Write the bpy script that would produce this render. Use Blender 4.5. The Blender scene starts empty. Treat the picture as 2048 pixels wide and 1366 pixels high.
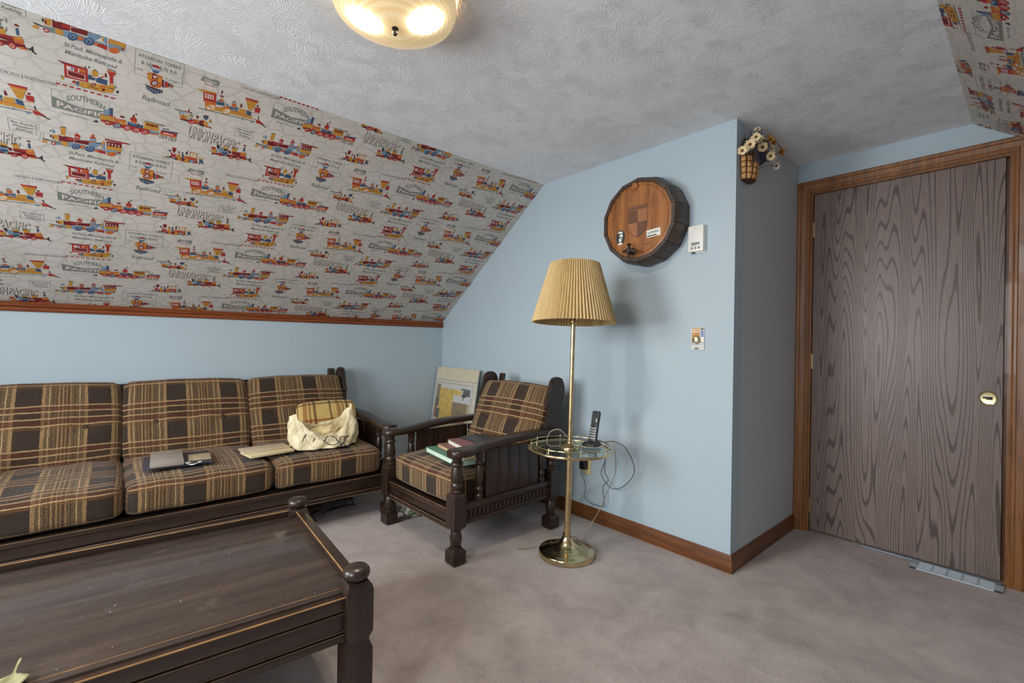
# Attic sitting room with railway wallpaper: everything is modelled below in metres.
import bpy, bmesh, math, random
from math import pi, sin, cos, radians as R
from mathutils import Vector as V, Matrix as M
import numpy as np

def _c(r, g, b, k=1.0):
    f = lambda c: ((c / 255) / 12.92 if c <= 10 else (((c / 255) + .055) / 1.055) ** 2.4) * k
    return (f(r), f(g), f(b), 1.0)
EXPO = 0.27
DAY = 43.0
DAY2 = 26.0
PAINT = _c(173, 188, 196); CEIL = _c(243, 243, 244)
CARP0, CARP1, CARP2 = _c(148, 135, 130), _c(181, 167, 162), _c(206, 193, 187)
PAPER, PAPER2, PRINT = _c(194, 189, 179), _c(201, 194, 186), .85
DOOR0, DOOR1, DOOR2 = _c(122, 106, 99), _c(140, 124, 116), _c(68, 56, 51)
GLASS0, GLASS1, CLEAR = _c(228, 196, 142), _c(248, 230, 190), .36
BULB, BULBC = 900.0, (1.0, .86, .68, 1)
SHADE0, SHADE1 = _c(206, 180, 130), _c(222, 198, 150)
PAINT_SHADE = _c(190, 194, 197)  # blue wall paint with the grey cast of shade put into the colour
SCAT = .035
HOT = 165.0

SC = bpy.context.scene
COL = SC.collection
random.seed(7)

# ------------------------------------------------------------------ camera
FPX = 926.19
yaw, pitch, roll = 0.848877, 0.0020784, 0.016808
fw = V((-sin(yaw) * cos(pitch), cos(yaw) * cos(pitch), sin(pitch)))
rt = V((cos(yaw), sin(yaw), 0)); up = rt.cross(fw)
rt, up = cos(roll) * rt + sin(roll) * up, -sin(roll) * rt + cos(roll) * up
cam = bpy.data.cameras.new('camera'); cam_ob = bpy.data.objects.new('camera', cam); COL.objects.link(cam_ob)
cam.sensor_width = 36.0; cam.lens = FPX / 2048 * 36.0; cam.clip_start = 0.02
cam_ob.matrix_world = M(((rt.x, up.x, -fw.x, 3.57304), (rt.y, up.y, -fw.y, -2.30377), (rt.z, up.z, -fw.z, 1.104), (0, 0, 0, 1)))
SC.camera = cam_ob

# ------------------------------------------------------------------ world, daylight, exposure
SC.view_settings.view_transform = 'Standard'; SC.view_settings.look = 'None'
SC.view_settings.exposure = EXPO; SC.view_settings.gamma = 1.0; SC.view_settings.use_curve_mapping = False
SC.cycles.sample_clamp_indirect = 6.0
SC.cycles.max_bounces = 9; SC.cycles.diffuse_bounces = 6; SC.cycles.transparent_max_bounces = 12
SC.cycles.caustics_reflective = False; SC.cycles.caustics_refractive = False
wd = bpy.data.worlds.new('sky'); SC.world = wd; wd.use_nodes = True
wd.node_tree.nodes['Background'].inputs[0].default_value = (0.62, 0.78, 1.0, 1)
wd.node_tree.nodes['Background'].inputs[1].default_value = 1.0
def area(name, loc, target, sx, sy, power, col):
    l = bpy.data.lights.new(name, 'AREA'); l.shape = 'RECTANGLE'; l.size = sx; l.size_y = sy; l.energy = power; l.color = col; l.spread = R(150)
    o = bpy.data.objects.new(name, l); COL.objects.link(o); o.location = loc
    o.rotation_euler = (V(target) - V(loc)).to_track_quat('-Z', 'Y').to_euler(); return o
# daylight hinted by reflections; its two unseen end-wall windows are added to spread it
area('added_window_daylight', (1.45, -3.86, 1.35), (1.45, 0, -.35), 0.96, 1.15, DAY, (0.93, 0.97, 1.0))
area('added_window_daylight', (3.15, -3.86, 1.35), (3.15, 0, -.35), 0.96, 1.15, DAY2, (0.93, 0.97, 1.0))

# ------------------------------------------------------------------ room measures (metres)
H, K, S, T = 2.216, 1.226, 1.2666, 1.279       # ceiling, knee-wall trim, slope run, slope foot
W, D, RX = 2.592, 0.884, 3.350                 # corner, depth of the recess, foot of right slope on ceiling
BK = -3.8; RW = RX + S                          # end wall, right knee wall

# ------------------------------------------------------------------ helpers
def srgb(r, g, b, k=1.0):
    f = lambda c: ((c / 255) / 12.92 if c <= 10 else (((c / 255) + .055) / 1.055) ** 2.4) * k
    return (f(r), f(g), f(b), 1.0)

class NT:
    def __init__(s, name):
        s.m = bpy.data.materials.new(name); s.m.use_nodes = True; s.t = s.m.node_tree
        s.b = s.t.nodes['Principled BSDF']; s.out = s.t.nodes['Material Output']
    def n(s, kind, ins=None, **at):
        o = s.t.nodes.new('ShaderNode' + kind)
        for k, v in at.items(): setattr(o, k, v)
        for k, v in (ins or {}).items():
            if isinstance(v, bpy.types.NodeSocket): s.t.links.new(v, o.inputs[k])
            else: o.inputs[k].default_value = v
        return o
    def math(s, op, a, b=None, c=None):
        ins = {0: a}
        if b is not None: ins[1] = b
        if c is not None: ins[2] = c
        return s.n('Math', ins, operation=op).outputs[0]
    def ramp(s, fac, stops, interp='LINEAR'):
        r = s.n('ValToRGB', {0: fac}); cr = r.color_ramp; cr.interpolation = interp
        while len(cr.elements) < len(stops): cr.elements.new(0.5)
        for e, (p, c) in zip(cr.elements, stops): e.position = p; e.color = c
        return r
    def mix(s, fac, a, b, mode='MIX'):
        o = s.n('Mix', data_type='RGBA', blend_type=mode)
        for k, v in ((0, fac), (6, a), (7, b)):
            if isinstance(v, bpy.types.NodeSocket): s.t.links.new(v, o.inputs[k])
            else: o.inputs[k].default_value = v
        return o.outputs[2]
    def set(s, **k):
        for q, v in k.items():
            q = {'color': 'Base Color', 'rough': 'Roughness', 'metal': 'Metallic', 'normal': 'Normal', 'emit': 'Emission Color', 'es': 'Emission Strength',
                 'spec': 'Specular IOR Level', 'trans': 'Transmission Weight', 'sub': 'Subsurface Weight', 'coat': 'Coat Weight', 'alpha': 'Alpha', 'sheen': 'Sheen Weight'}[q]
            if isinstance(v, bpy.types.NodeSocket): s.t.links.new(v, s.b.inputs[q])
            else: s.b.inputs[q].default_value = v
        return s.m
    def bump(s, h, strength=.5, dist=.002, normal=None):
        i = {'Height': h, 'Strength': strength, 'Distance': dist}
        if normal is not None: i['Normal'] = normal
        return s.n('Bump', i).outputs[0]
    def obj(s): return s.n('TexCoord').outputs['Object']
    def uv(s): return s.n('TexCoord').outputs['UV']
    def map(s, v, sc=(1, 1, 1), rot=(0, 0, 0), loc=(0, 0, 0)):
        return s.n('Mapping', {0: v, 1: loc, 2: rot, 3: sc}).outputs[0]
    def noise(s, v, scale, detail=2.0, rough=.5, dist=0.0):
        return s.n('TexNoise', {'Vector': v, 'Scale': scale, 'Detail': detail, 'Roughness': rough, 'Distortion': dist}).outputs[0]

def plain(name, col, rough=.6, metal=0.0, spec=.5, var=.08, scale=30.0, bump=0.0):
    t = NT(name); n = t.noise(t.obj(), scale, 3)
    c0 = tuple(x * (1 - var) for x in col[:3]) + (1,); c1 = tuple(min(1, x * (1 + var)) for x in col[:3]) + (1,)
    k = dict(color=t.ramp(n, [(.3, c0), (.7, c1)]).outputs[0], rough=rough, metal=metal, spec=spec)
    if bump: k['normal'] = t.bump(t.noise(t.obj(), scale * 8, 2), bump, .001)
    return t.set(**k)

def wood(name, c0, c1, axis='x', rough=.35, scale=1.0, coat=0.0, spots=0.0, bumps=.12, specks=False):
    t = NT(name); v = t.obj()
    a = {'x': (3, 38, 38), 'y': (38, 3, 38), 'z': (38, 38, 3)}[axis]
    v2 = t.map(v, tuple(q * scale for q in a))
    n1 = t.noise(v2, 1.0, 5, .6, .6); n2 = t.noise(t.map(v, tuple(q * scale * 5 for q in a)), 1.0, 2)
    col = t.ramp(t.math('ADD', t.math('MULTIPLY', n1, .75), t.math('MULTIPLY', n2, .25)), [(.32, c0), (.68, c1)]).outputs[0]
    if spots:
        sp = t.ramp(t.noise(v, 9, 4, .7), [(.60, (0, 0, 0, 1)), (.8, (1, 1, 1, 1))]).outputs[0]
        col = t.mix(t.math('MULTIPLY', sp, spots), col, srgb(120, 108, 98))
    if specks: col = t.mix(t.ramp(t.noise(v, 130, 1, .3), [(.81, (0, 0, 0, 1)), (.83, (1, 1, 1, 1))]).outputs[0], col, srgb(190, 186, 180))
    rr = t.math('MULTIPLY_ADD', t.noise(v, 14, 3), .25, rough - .12)
    return t.set(color=col, rough=rr, normal=t.bump(n2, bumps, .0006), coat=coat)

class G:
    def __init__(s): s.bm = bmesh.new(); s.uv = None
    def _mat(s, faces, mat):
        for f in faces: f.material_index = mat
    def box(s, c, d, bev=0.0, rot=None, mat=0, seg=2):
        n0 = set(s.bm.faces)
        m = M.Translation(V(c)) @ (rot.to_4x4() if rot is not None else M.Identity(4)) @ M.Diagonal((d[0], d[1], d[2], 1))
        r = bmesh.ops.create_cube(s.bm, size=1.0, matrix=m)
        if bev:
            ed = list({e for v in r['verts'] for e in v.link_edges})
            bmesh.ops.bevel(s.bm, geom=ed, offset=min(bev, min(d) * .49), segments=seg, profile=.6, affect='EDGES')
        s._mat([f for f in s.bm.faces if f not in n0], mat); return s
    def loop(s, rings, closed_u=True, cap0=True, cap1=True, mat=0):
        vs = [[s.bm.verts.new(p) for p in r] for r in rings]; n = len(vs[0])
        for a, b in zip(vs, vs[1:]):
            for i in range(n if closed_u else n - 1):
                j = (i + 1) % n
                try: s.bm.faces.new((a[i], a[j], b[j], b[i])).material_index = mat
                except ValueError: pass
        if cap0: s.bm.faces.new(vs[0][::-1]).material_index = mat
        if cap1: s.bm.faces.new(vs[-1]).material_index = mat
        return vs
    def lathe(s, prof, n=20, o=(0, 0, 0), mx=None, mat=0, caps=True):
        rings = []
        for r, z in prof:
            ring = [V((max(r, 1e-4) * cos(2 * pi * i / n), max(r, 1e-4) * sin(2 * pi * i / n), z)) for i in range(n)]
            if mx is not None: ring = [mx @ p for p in ring]
            rings.append([p + V(o) for p in ring])
        s.loop(rings, cap0=caps, cap1=caps, mat=mat); return s
    def prism(s, poly, a, b, axis='y', mat=0):
        f = {'y': lambda p, q: V((p[0], q, p[1])), 'x': lambda p, q: V((q, p[0], p[1])), 'z': lambda p, q: V((p[0], p[1], q))}[axis]
        va = [s.bm.verts.new(f(p, a)) for p in poly]; vb = [s.bm.verts.new(f(p, b)) for p in poly]; n = len(poly)
        fs = [s.bm.faces.new(va[::-1]), s.bm.faces.new(vb)]
        for i in range(n): fs.append(s.bm.faces.new((va[i], va[(i + 1) % n], vb[(i + 1) % n], vb[i])))
        s._mat(fs, mat); return s
    def tube(s, pts, r, n=8, mat=0, closed=False):
        pts = [V(p) for p in pts]; rings = []; u = None
        N = len(pts)
        for i, p in enumerate(pts):
            if closed: d = pts[(i + 1) % N] - pts[i - 1]
            else: d = pts[min(i + 1, N - 1)] - pts[max(i - 1, 0)]
            d.normalize()
            if u is None: u = d.orthogonal().normalized()
            u = (u - d * u.dot(d)); u = u.normalized() if u.length > 1e-6 else d.orthogonal().normalized()
            w = d.cross(u); rr = r[i] if isinstance(r, (list, tuple)) else r
            rings.append([p + rr * (cos(2 * pi * k / n) * u + sin(2 * pi * k / n) * w) for k in range(n)])
        if closed: s.loop(rings + [rings[0]], cap0=False, cap1=False, mat=mat)
        else: s.loop(rings, mat=mat)
        return s
    def poly(s, pts, mat=0):
        s.bm.faces.new([s.bm.verts.new(p) for p in pts]).material_index = mat; return s
    def grid(s, fn, nu, nv, mat=0, wrap=False, uvf=None):
        vs = [[s.bm.verts.new(fn(i / nu, j / nv)) for i in range(nu + (0 if wrap else 1))] for j in range(nv + 1)]
        for j in range(nv):
            for i in range(nu):
                k = (i + 1) % nu if wrap else i + 1
                f = s.bm.faces.new((vs[j][i], vs[j][k], vs[j + 1][k], vs[j + 1][i])); f.material_index = mat
        return vs
    def build(s, name, mats, parent=None, smooth=35, loc=None, rot=None, recalc=True):
        bmesh.ops.remove_doubles(s.bm, verts=s.bm.verts, dist=1e-6)
        if recalc: bmesh.ops.recalc_face_normals(s.bm, faces=s.bm.faces)
        me = bpy.data.meshes.new(name); s.bm.to_mesh(me); s.bm.free()
        for m in (mats if isinstance(mats, (list, tuple)) else [mats]): me.materials.append(m)
        if smooth:
            me.polygons.foreach_set('use_smooth', [True] * len(me.polygons)); me.set_sharp_from_angle(angle=R(smooth))
        o = bpy.data.objects.new(name, me); COL.objects.link(o)
        if parent is not None: o.parent = parent
        if loc is not None: o.location = loc
        if rot is not None: o.rotation_euler = rot
        return o

def tag(o, label, cat, group=None):
    o['label'] = label; o['category'] = cat
    if group: o['group'] = group
    return o
def thing(name, label, cat, loc=(0, 0, 0), rz=0.0, group=None):
    o = bpy.data.objects.new(name, None); COL.objects.link(o); o.empty_display_size = .05
    o.location = loc; o.rotation_euler = (0, 0, rz); return tag(o, label, cat, group)
def structure(o): o['kind'] = 'structure'; return o
def spline(pts, n=8):
    """Catmull-Rom through pts"""
    P = [V(p) for p in pts]; P = [P[0] * 2 - P[1]] + P + [P[-1] * 2 - P[-2]]; out = []
    for i in range(1, len(P) - 2):
        a, b, c, d = P[i - 1:i + 3]
        for k in range(n):
            t = k / n
            out.append(.5 * ((2 * b) + (c - a) * t + (2 * a - 5 * b + 4 * c - d) * t * t + (3 * b - a - 3 * c + d) * t ** 3))
    out.append(P[-2]); return out

# ------------------------------------------------------------------ materials
def m_paint(nm='blue_wall_paint', PAINT=PAINT):
    t = NT(nm); v = t.obj()
    n = t.noise(v, 2.2, 3)
    c = t.ramp(n, [(.3, PAINT), (.7, tuple(x * 1.03 for x in PAINT[:3]) + (1,))]).outputs[0]
    return t.set(color=c, rough=.55, spec=.35, normal=t.bump(t.noise(v, 420, 2), .12, .0006))
def m_ceiling():
    t = NT('stomped_ceiling_plaster'); v = t.map(t.obj(), (1, 1, 0))
    v = t.n('VectorMath', {0: v, 1: t.n('VectorMath', {0: t.n('TexNoise', {'Vector': v, 'Scale': 5.0}).outputs[1], 3: .10}, operation='SCALE').outputs[0]}, operation='ADD').outputs[0]
    hs = []
    for sc_, off in ((10.5, (0, 0, 0)), (14.0, (3.7, 1.9, 0))):
        vo = t.n('TexVoronoi', {'Vector': t.map(v, loc=off), 'Scale': sc_, 'Randomness': 1.0}, feature='F1', voronoi_dimensions='2D')
        ang = t.math('MULTIPLY', t.n('SeparateColor', {0: vo.outputs['Color']}).outputs[0], 6.283)
        loc = t.n('VectorMath', {0: t.map(v, loc=off), 1: vo.outputs['Position']}, operation='SUBTRACT').outputs[0]
        rv = t.n('VectorRotate', {'Vector': loc, 'Angle': ang}, rotation_type='Z_AXIS').outputs[0]
        # strokes fan out from one point of each dab
        sp = t.n('SeparateXYZ', {0: rv}); x, y = sp.outputs[0], sp.outputs[1]
        fan = t.math('ARCTAN2', y, t.math('ADD', x, .16))
        r = t.math('SQRT', t.math('ADD', t.math('POWER', y, 2.0), t.math('POWER', t.math('ADD', x, .16), 2.0)))
        cv = t.n('CombineXYZ', {0: t.math('MULTIPLY', fan, 62.0), 1: t.math('MULTIPLY', r, 30.0), 2: ang}).outputs[0]
        st = t.noise(cv, 1.0, 2, .55)
        hs.append(t.ramp(st, [(.42, (0, 0, 0, 1)), (.62, (1, 1, 1, 1))]).outputs[0])
    msk = t.ramp(t.noise(v, 4.0, 2), [(.42, (0, 0, 0, 1)), (.58, (1, 1, 1, 1))]).outputs[0]
    h = t.mix(msk, hs[0], hs[1])
    return t.set(color=CEIL, rough=.8, spec=.25, normal=t.bump(h, .62, .0034))
def m_carpet():
    t = NT('mauve_cut_pile_carpet'); v = t.obj()
    big = t.noise(v, 1.6, 4, .62, 1.2); mid = t.noise(v, 7.0, 4, .65, .8); fine = t.noise(v, 160, 3, .7)
    f = t.math('ADD', t.math('ADD', t.math('MULTIPLY', big, .36), t.math('MULTIPLY', mid, .28)), t.math('MULTIPLY', fine, .36))
    c = t.ramp(f, [(.36, CARP0), (.5, CARP1), (.64, CARP2)]).outputs[0]
    spot = t.ramp(t.noise(t.map(v, loc=(4.2, 1.3, 0)), 3.3, 2, .4, 2.2), [(.665, (0, 0, 0, 1)), (.70, (1, 1, 1, 1))]).outputs[0]
    c = t.mix(t.math('MULTIPLY', spot, .35), c, srgb(180, 170, 164))
    hh = t.math('ADD', t.noise(v, 330, 2, .7), t.math('MULTIPLY', t.noise(v, 45, 3), .7))
    return t.set(color=c, rough=.95, spec=.1, sheen=.15, normal=t.bump(hh, .75, .006))
def m_paper():
    t = NT('cream_wallpaper_with_crazy_paving'); uv = t.uv()
    w = t.n('VectorMath', {0: t.n('TexNoise', {'Vector': uv, 'Scale': 9.0, 'Detail': 1.0}).outputs[1], 3: .05}, operation='SCALE').outputs[0]
    v = t.n('VectorMath', {0: t.map(uv, (.8, 1.2, 1)), 1: w}, operation='ADD').outputs[0]
    d = t.n('TexVoronoi', {'Vector': v, 'Scale': 17.0, 'Randomness': 1.0}, feature='DISTANCE_TO_EDGE', voronoi_dimensions='2D').outputs['Distance']
    ln = t.ramp(d, [(0.0, (.18, .18, .18, 1)), (.022, (.12, .12, .12, 1)), (.034, (1, 1, 1, 1)), (.050, (1, 1, 1, 1)), (.064, (0, 0, 0, 1))]).outputs[0]
    f = t.math('MULTIPLY', ln, t.math('MULTIPLY_ADD', t.noise(uv, 7, 2), .95, 0.0))
    base = t.ramp(t.noise(uv, 5, 2), [(.4, PAPER), (.6, PAPER2)]).outputs[0]
    return t.set(color=t.mix(f, base, srgb(128, 122, 116)), rough=.5, spec=.35)
def m_door():
    t = NT('dark_oak_door_veneer'); v = t.obj()
    f = t.noise(t.map(v, (7.0, 1, .42), loc=(3.1, 0, 1.7)), 1.0, 1.0, .4)
    x = t.n('SeparateXYZ', {0: v}).outputs[0]
    wob = t.noise(t.map(v, (40, 1, 7)), 1.0, 2)
    g = t.math('ADD', t.math('MULTIPLY', f, 34.0), t.math('ADD', t.math('MULTIPLY', x, 24.0), t.math('MULTIPLY', wob, .3)))
    fr = t.math('FRACT', g)
    line = t.ramp(fr, [(0, (1, 1, 1, 1)), (.14, (1, 1, 1, 1)), (.24, (0, 0, 0, 1)), (.93, (0, 0, 0, 1)), (1, (1, 1, 1, 1))]).outputs[0]
    pore = t.noise(t.map(v, (330, 1, 9)), 1.0, 2)
    base = t.ramp(pore, [(.35, DOOR0), (.65, DOOR1)]).outputs[0]
    c = t.mix(t.math('MULTIPLY', line, .70), base, DOOR2)
    h = t.math('SUBTRACT', t.math('MULTIPLY', pore, .5), line)
    return t.set(color=c, rough=.42, spec=.5, normal=t.bump(h, .3, .0008))
def m_plaid(name, warp, weft, pu, pv, tan, dark, warm):
    """warp / weft: (position, colour, speckle or cover) stripes repeated every pu / pv metres"""
    t = NT(name); uv0 = t.uv()
    wob = t.n('VectorMath', {0: t.n('TexNoise', {'Vector': uv0, 'Scale': 45.0, 'Detail': 2.0}).outputs[1], 1: (.5, .5, .5)}, operation='SUBTRACT').outputs[0]
    uv = t.n('VectorMath', {0: uv0, 1: t.n('VectorMath', {0: wob, 3: .006}, operation='SCALE').outputs[0]}, operation='ADD').outputs[0]
    s = t.n('SeparateXYZ', {0: uv}); u, v = s.outputs[0], s.outputs[1]
    fu = t.math('FRACT', t.math('DIVIDE', u, pu)); fv = t.math('FRACT', t.math('DIVIDE', v, pv))
    ra = t.ramp(fu, [(p, c[:3] + (a,)) for p, c, a in warp], 'CONSTANT'); rb = t.ramp(fv, [(p, c[:3] + (a,)) for p, c, a in weft], 'CONSTANT')
    her = t.math('SINE', t.math('ADD', t.math('MULTIPLY', v, 760.0), t.math('MULTIPLY', t.math('PINGPONG', u, .011), 900.0)))
    nz = t.noise(t.map(uv0, (1, 1.5, 1)), 170, 3, .75)
    spk = t.ramp(t.math('ADD', t.math('MULTIPLY', her, .30), nz), [(.50, (0, 0, 0, 1)), (.68, (1, 1, 1, 1))]).outputs[0]
    a = t.mix(t.math('MULTIPLY', spk, ra.outputs[1]), ra.outputs[0], tan)
    cov = t.math('MULTIPLY', rb.outputs[1], t.math('MULTIPLY_ADD', t.noise(uv0, 260, 2, .6), 1.0, .35))
    b = t.mix(cov, a, rb.outputs[0])
    b = t.mix(t.math('MULTIPLY', t.ramp(nz, [(.36, (1, 1, 1, 1)), (.58, (0, 0, 0, 1))]).outputs[0], .55), b, dark)
    h = t.math('ADD', nz, t.math('MULTIPLY', her, .25))
    return t.set(color=b, rough=.95, spec=.12, sheen=.1, normal=t.bump(h, .7, .003))

TAN = srgb(188, 156, 113); OLV = srgb(60, 47, 33); DRK = srgb(58, 47, 40); STR = srgb(138, 106, 70); RBR = srgb(92, 52, 36); ORB = srgb(122, 84, 50); BRN = srgb(74, 52, 36)
plaid = m_plaid('brown_plaid_tweed',
    [(0, STR, .8), (.05, DRK, .03), (.40, STR, .8), (.45, OLV, .6), (.50, TAN, .35), (.515, OLV, .6), (.55, BRN, .1), (.565, OLV, .6), (.60, BRN, .2), (.625, STR, .9), (.645, BRN, .25), (.68, STR, .9), (.70, BRN, .3), (.735, STR, .9), (.75, BRN, .2), (.79, STR, .9), (.805, OLV, .6), (.85, BRN, .1), (.865, OLV, .6), (.92, TAN, .35), (.935, OLV, .6)],
    [(0, TAN, 1.0), (.03, RBR, .75), (.16, TAN, .95), (.19, BRN, .45), (.32, TAN, .95), (.35, RBR, .7), (.46, TAN, .9), (.49, BRN, 0.0), (.93, ORB, .5)], .265, .215, TAN, srgb(48, 38, 30), ORB)
YEL = srgb(214, 182, 112)
plaid_y = m_plaid('yellow_plaid_weave',
    [(0, YEL, .3), (.40, srgb(62, 46, 34), 0.05), (.45, YEL, .3), (.62, srgb(150, 92, 48), .3), (.74, YEL, .3), (.80, srgb(120, 70, 40), .2), (.84, YEL, .3), (.92, srgb(70, 50, 36), .1)],
    [(0, YEL, .2), (.30, srgb(70, 52, 38), .9), (.36, YEL, .15), (.72, srgb(140, 60, 38), .85), (.80, YEL, .2)], .21, .19, srgb(230, 205, 140), srgb(120, 90, 50), ORB)
W0, W1 = srgb(27, 18, 13), srgb(59, 40, 29)
dw = {a: wood('dark_stained_pine_' + a, W0, W1, a, .36, coat=.15) for a in 'xyz'}
dtop = wood('dark_table_top_laminate', srgb(42, 34, 30), srgb(80, 66, 58), 'y', .30, .55, coat=.25, spots=.4, bumps=.08, specks=True)
worn_lit = plain('rubbed_lit_edge', srgb(112, 86, 62), .5, var=.35, scale=14)  # rubbed edges, with the highlight along the mouldings painted into the tone
worn = plain('worn_wood_edge', srgb(150, 112, 70), .45, var=.3, scale=18)
oak = {a: wood('golden_oak_trim_' + a, srgb(92, 54, 22), srgb(150, 97, 48), a, .38, coat=.12) for a in 'xyz'}
base_w = {a: wood('brown_baseboard_wood_' + a, srgb(82, 46, 22), srgb(128, 78, 40), a, .36) for a in 'xyz'}
chair_rail = wood('reddish_moulding_wood', srgb(96, 44, 18), srgb(146, 78, 38), 'y', .33)
barrel_face = wood('amber_barrel_head_wood', srgb(112, 62, 26), srgb(178, 116, 60), 'z', .30, .7, coat=.3)
barrel_dark = wood('dark_barrel_stave_wood', srgb(44, 32, 25), srgb(84, 64, 50), 'y', .42)
brass = plain('polished_brass', srgb(208, 189, 146), .17, 1.0, var=.12, scale=12)
brass_d = plain('aged_brass', srgb(200, 174, 132), .36, 1.0, var=.2, scale=25)
black_p = plain('black_plastic', srgb(24, 25, 27), .38)
grey_p = plain('silver_key_plastic', srgb(178, 180, 180), .4)
white_p = plain('white_plastic', srgb(228, 226, 218), .4, var=.02)
cream_p = plain('cream_plastic', srgb(214, 196, 146), .45, var=.03)
gap_light_m = plain('gap_light_metal', srgb(150, 166, 178), .35, .7, var=.1)
dark_m = plain('dark_metal', srgb(50, 46, 42), .35, .8)
paint = m_paint(); paint_shade = m_paint('shade_greyed_wall_paint', PAINT_SHADE); ceil_m = m_ceiling(); carpet = m_carpet(); paper = m_paper(); door_m = m_door()

# ------------------------------------------------------------------ room shell
structure(G().box(((RW) / 2, (BK + D) / 2, -.05), (RW + .2, D - BK + .2, .1)).build('floor', carpet, smooth=0))
structure(G().box(((S + RX) / 2, (BK + D) / 2, H + .05), (RX - S, D - BK + .2, .1)).build('ceiling', ceil_m, smooth=0))
structure(G().prism([(-.1, 0), (W, 0), (W, H), (S, H), (0, T), (-.1, T)], 0, .1).build('wall_back', paint, smooth=0))
structure(G().box((W - .05, (D + .1) / 2, H / 2), (.1, D - .1, H)).build('wall_return', paint_shade, smooth=0))
structure(G().box((-.05, BK / 2, T / 2), (.1, -BK, T)).build('wall_left', paint, smooth=0))
structure(G().box((RW + .05, (BK + D) / 2, T / 2), (.1, D - BK, T)).build('wall_right', paint, smooth=0))
DX0, DX1, DZ = 2.660, 3.491, 2.036
zs = lambda x: H - (x - RX) * (H - T) / S
g = G()
g.prism([(W - .1, 0), (DX0, 0), (DX0, H), (W - .1, H)], D, D + .1)
g.prism([(DX0, DZ), (DX1, DZ), (DX1, zs(DX1)), (RX, H), (DX0, H)], D, D + .1)
g.prism([(DX1, 0), (RW, 0), (RW, T), (DX1, zs(DX1))], D, D + .1)
g.box(((DX0 + DX1) / 2, D + .14, DZ / 2 + .02), (DX1 - DX0 + .2, .08, DZ + .04))
structure(g.build('wall_door', paint, smooth=0))
wz0, wz1 = .75, 1.95; wins = ((.95, 1.95), (2.65, 3.65)); g = G()
zl = lambda x: min(H, T + x * (H - T) / S)
zr = lambda x: min(H, zs(x))
g.prism([(-.1, 0), (.95, 0), (.95, zl(.95)), (0, T), (-.1, T)], BK - .1, BK)
g.prism([(1.95, 0), (2.65, 0), (2.65, H), (1.95, H)], BK - .1, BK)
g.prism([(3.65, 0), (RW + .1, 0), (RW + .1, T), (RW, T), (3.65, zs(3.65))], BK - .1, BK)
for a, b in wins: g.box(((a + b) / 2, BK - .05, wz0 / 2), (b - a, .1, wz0))
g.prism([(1.0, wz1), (1.95, wz1), (1.95, H), (S, H), (1.0, zl(1.0))], BK - .1, BK)
g.prism([(2.65, wz1), (3.60, wz1), (3.60, zs(3.60)), (RX, H), (2.65, H)], BK - .1, BK)
structure(g.build('wall_front', paint, smooth=0))
for k, (wx0, wx1) in enumerate(wins):
    g = G()
    for a, b, c_, d_ in ((wx0 - .03, wx0 + .03, wz0 - .03, wz1 + .03), (wx1 - .03, wx1 + .03, wz0 - .03, wz1 + .03), (wx0, wx1, wz0 - .03, wz0 + .03), (wx0, wx1, wz1 - .03, wz1 + .03)):
        g.box(((a + b) / 2, BK + .008, (c_ + d_) / 2), (b - a, .02, d_ - c_))
    structure(g.build('added_window_%d' % (k + 1), oak['x'], smooth=0))  # unseen windows, added to even out the daylight

# casing round the door, mitred, its right shoulder cut by the slope
prof = [(0, 0), (0, .009), (.008, .013), (.016, .013), (.020, .010), (.044, .013), (.050, .018), (.062, .019), (.068, .015), (.068, 0)]
def sweep(fn, n): return [[fn(k, w, t) for w, t in prof] for k in range(n)]
def cas(k, w, t):
    return V(((DX0 - w, DX0 - w, DX1 + w, DX1 + w)[k], D - t, (0, DZ + w, DZ + w, 0)[k]))
g = G(); g.loop(sweep(cas, 4))
nrm = V((H - T, 0, S)).normalized()
r = bmesh.ops.bisect_plane(g.bm, geom=list(g.bm.verts) + list(g.bm.edges) + list(g.bm.faces), plane_co=V((RX, 0, H)) - nrm * .002, plane_no=nrm, clear_outer=True)
bmesh.ops.holes_fill(g.bm, edges=[e for e in g.bm.edges if e.is_boundary])
structure(g.build('trim_1', oak['z'], smooth=25))
g = G()
g.box((DX0 + .006, D + .05, DZ / 2), (.012, .1, DZ)); g.box((DX1 - .006, D + .05, DZ / 2), (.012, .1, DZ)); g.box(((DX0 + DX1) / 2, D + .05, DZ - .006), (DX1 - DX0 - .024, .1, .012)); g.box((DX1 - .022, D + .070, DZ / 2), (.030, .028, DZ)); g.box((DX0 + .022, D + .070, DZ / 2), (.030, .028, DZ))
structure(g.build('trim_2', oak['z'], smooth=0))
# moulding where the wallpaper ends
g = G(); pr = [(0, K), (.010, K), (.014, K + .008), (.014, K + .020), (.010, K + .024), (.017, K + .030), (.017, K + .036), (.010, K + .041), (.012, K + .050), (0, K + .053)]
g.prism(pr, BK, -.002, 'y'); structure(g.build('trim_3', chair_rail, smooth=25))
# baseboards
bp = [(0, 0), (.013, 0), (.013, .062), (.010, .070), (.0095, .078), (.005, .085), (0, .085)]
def baseboard(name, rings, m):
    g = G(); g.loop(rings); structure(g.build(name, m, smooth=25))
baseboard('baseboard_back', [[V((0, -t, z)) for t, z in bp], [V((W + t, -t, z)) for t, z in bp]], base_w['x'])
baseboard('baseboard_return', [[V((W + t, -t, z)) for t, z in bp], [V((W + t, D - .019, z)) for t, z in bp]], base_w['y'])
baseboard('baseboard_left', [[V((t, BK, z)) for t, z in bp], [V((t, -.013, z)) for t, z in bp]], base_w['y'])
baseboard('baseboard_right', [[V((RW - t, BK, z)) for t, z in bp], [V((RW - t, D, z)) for t, z in bp]], base_w['y'])
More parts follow.
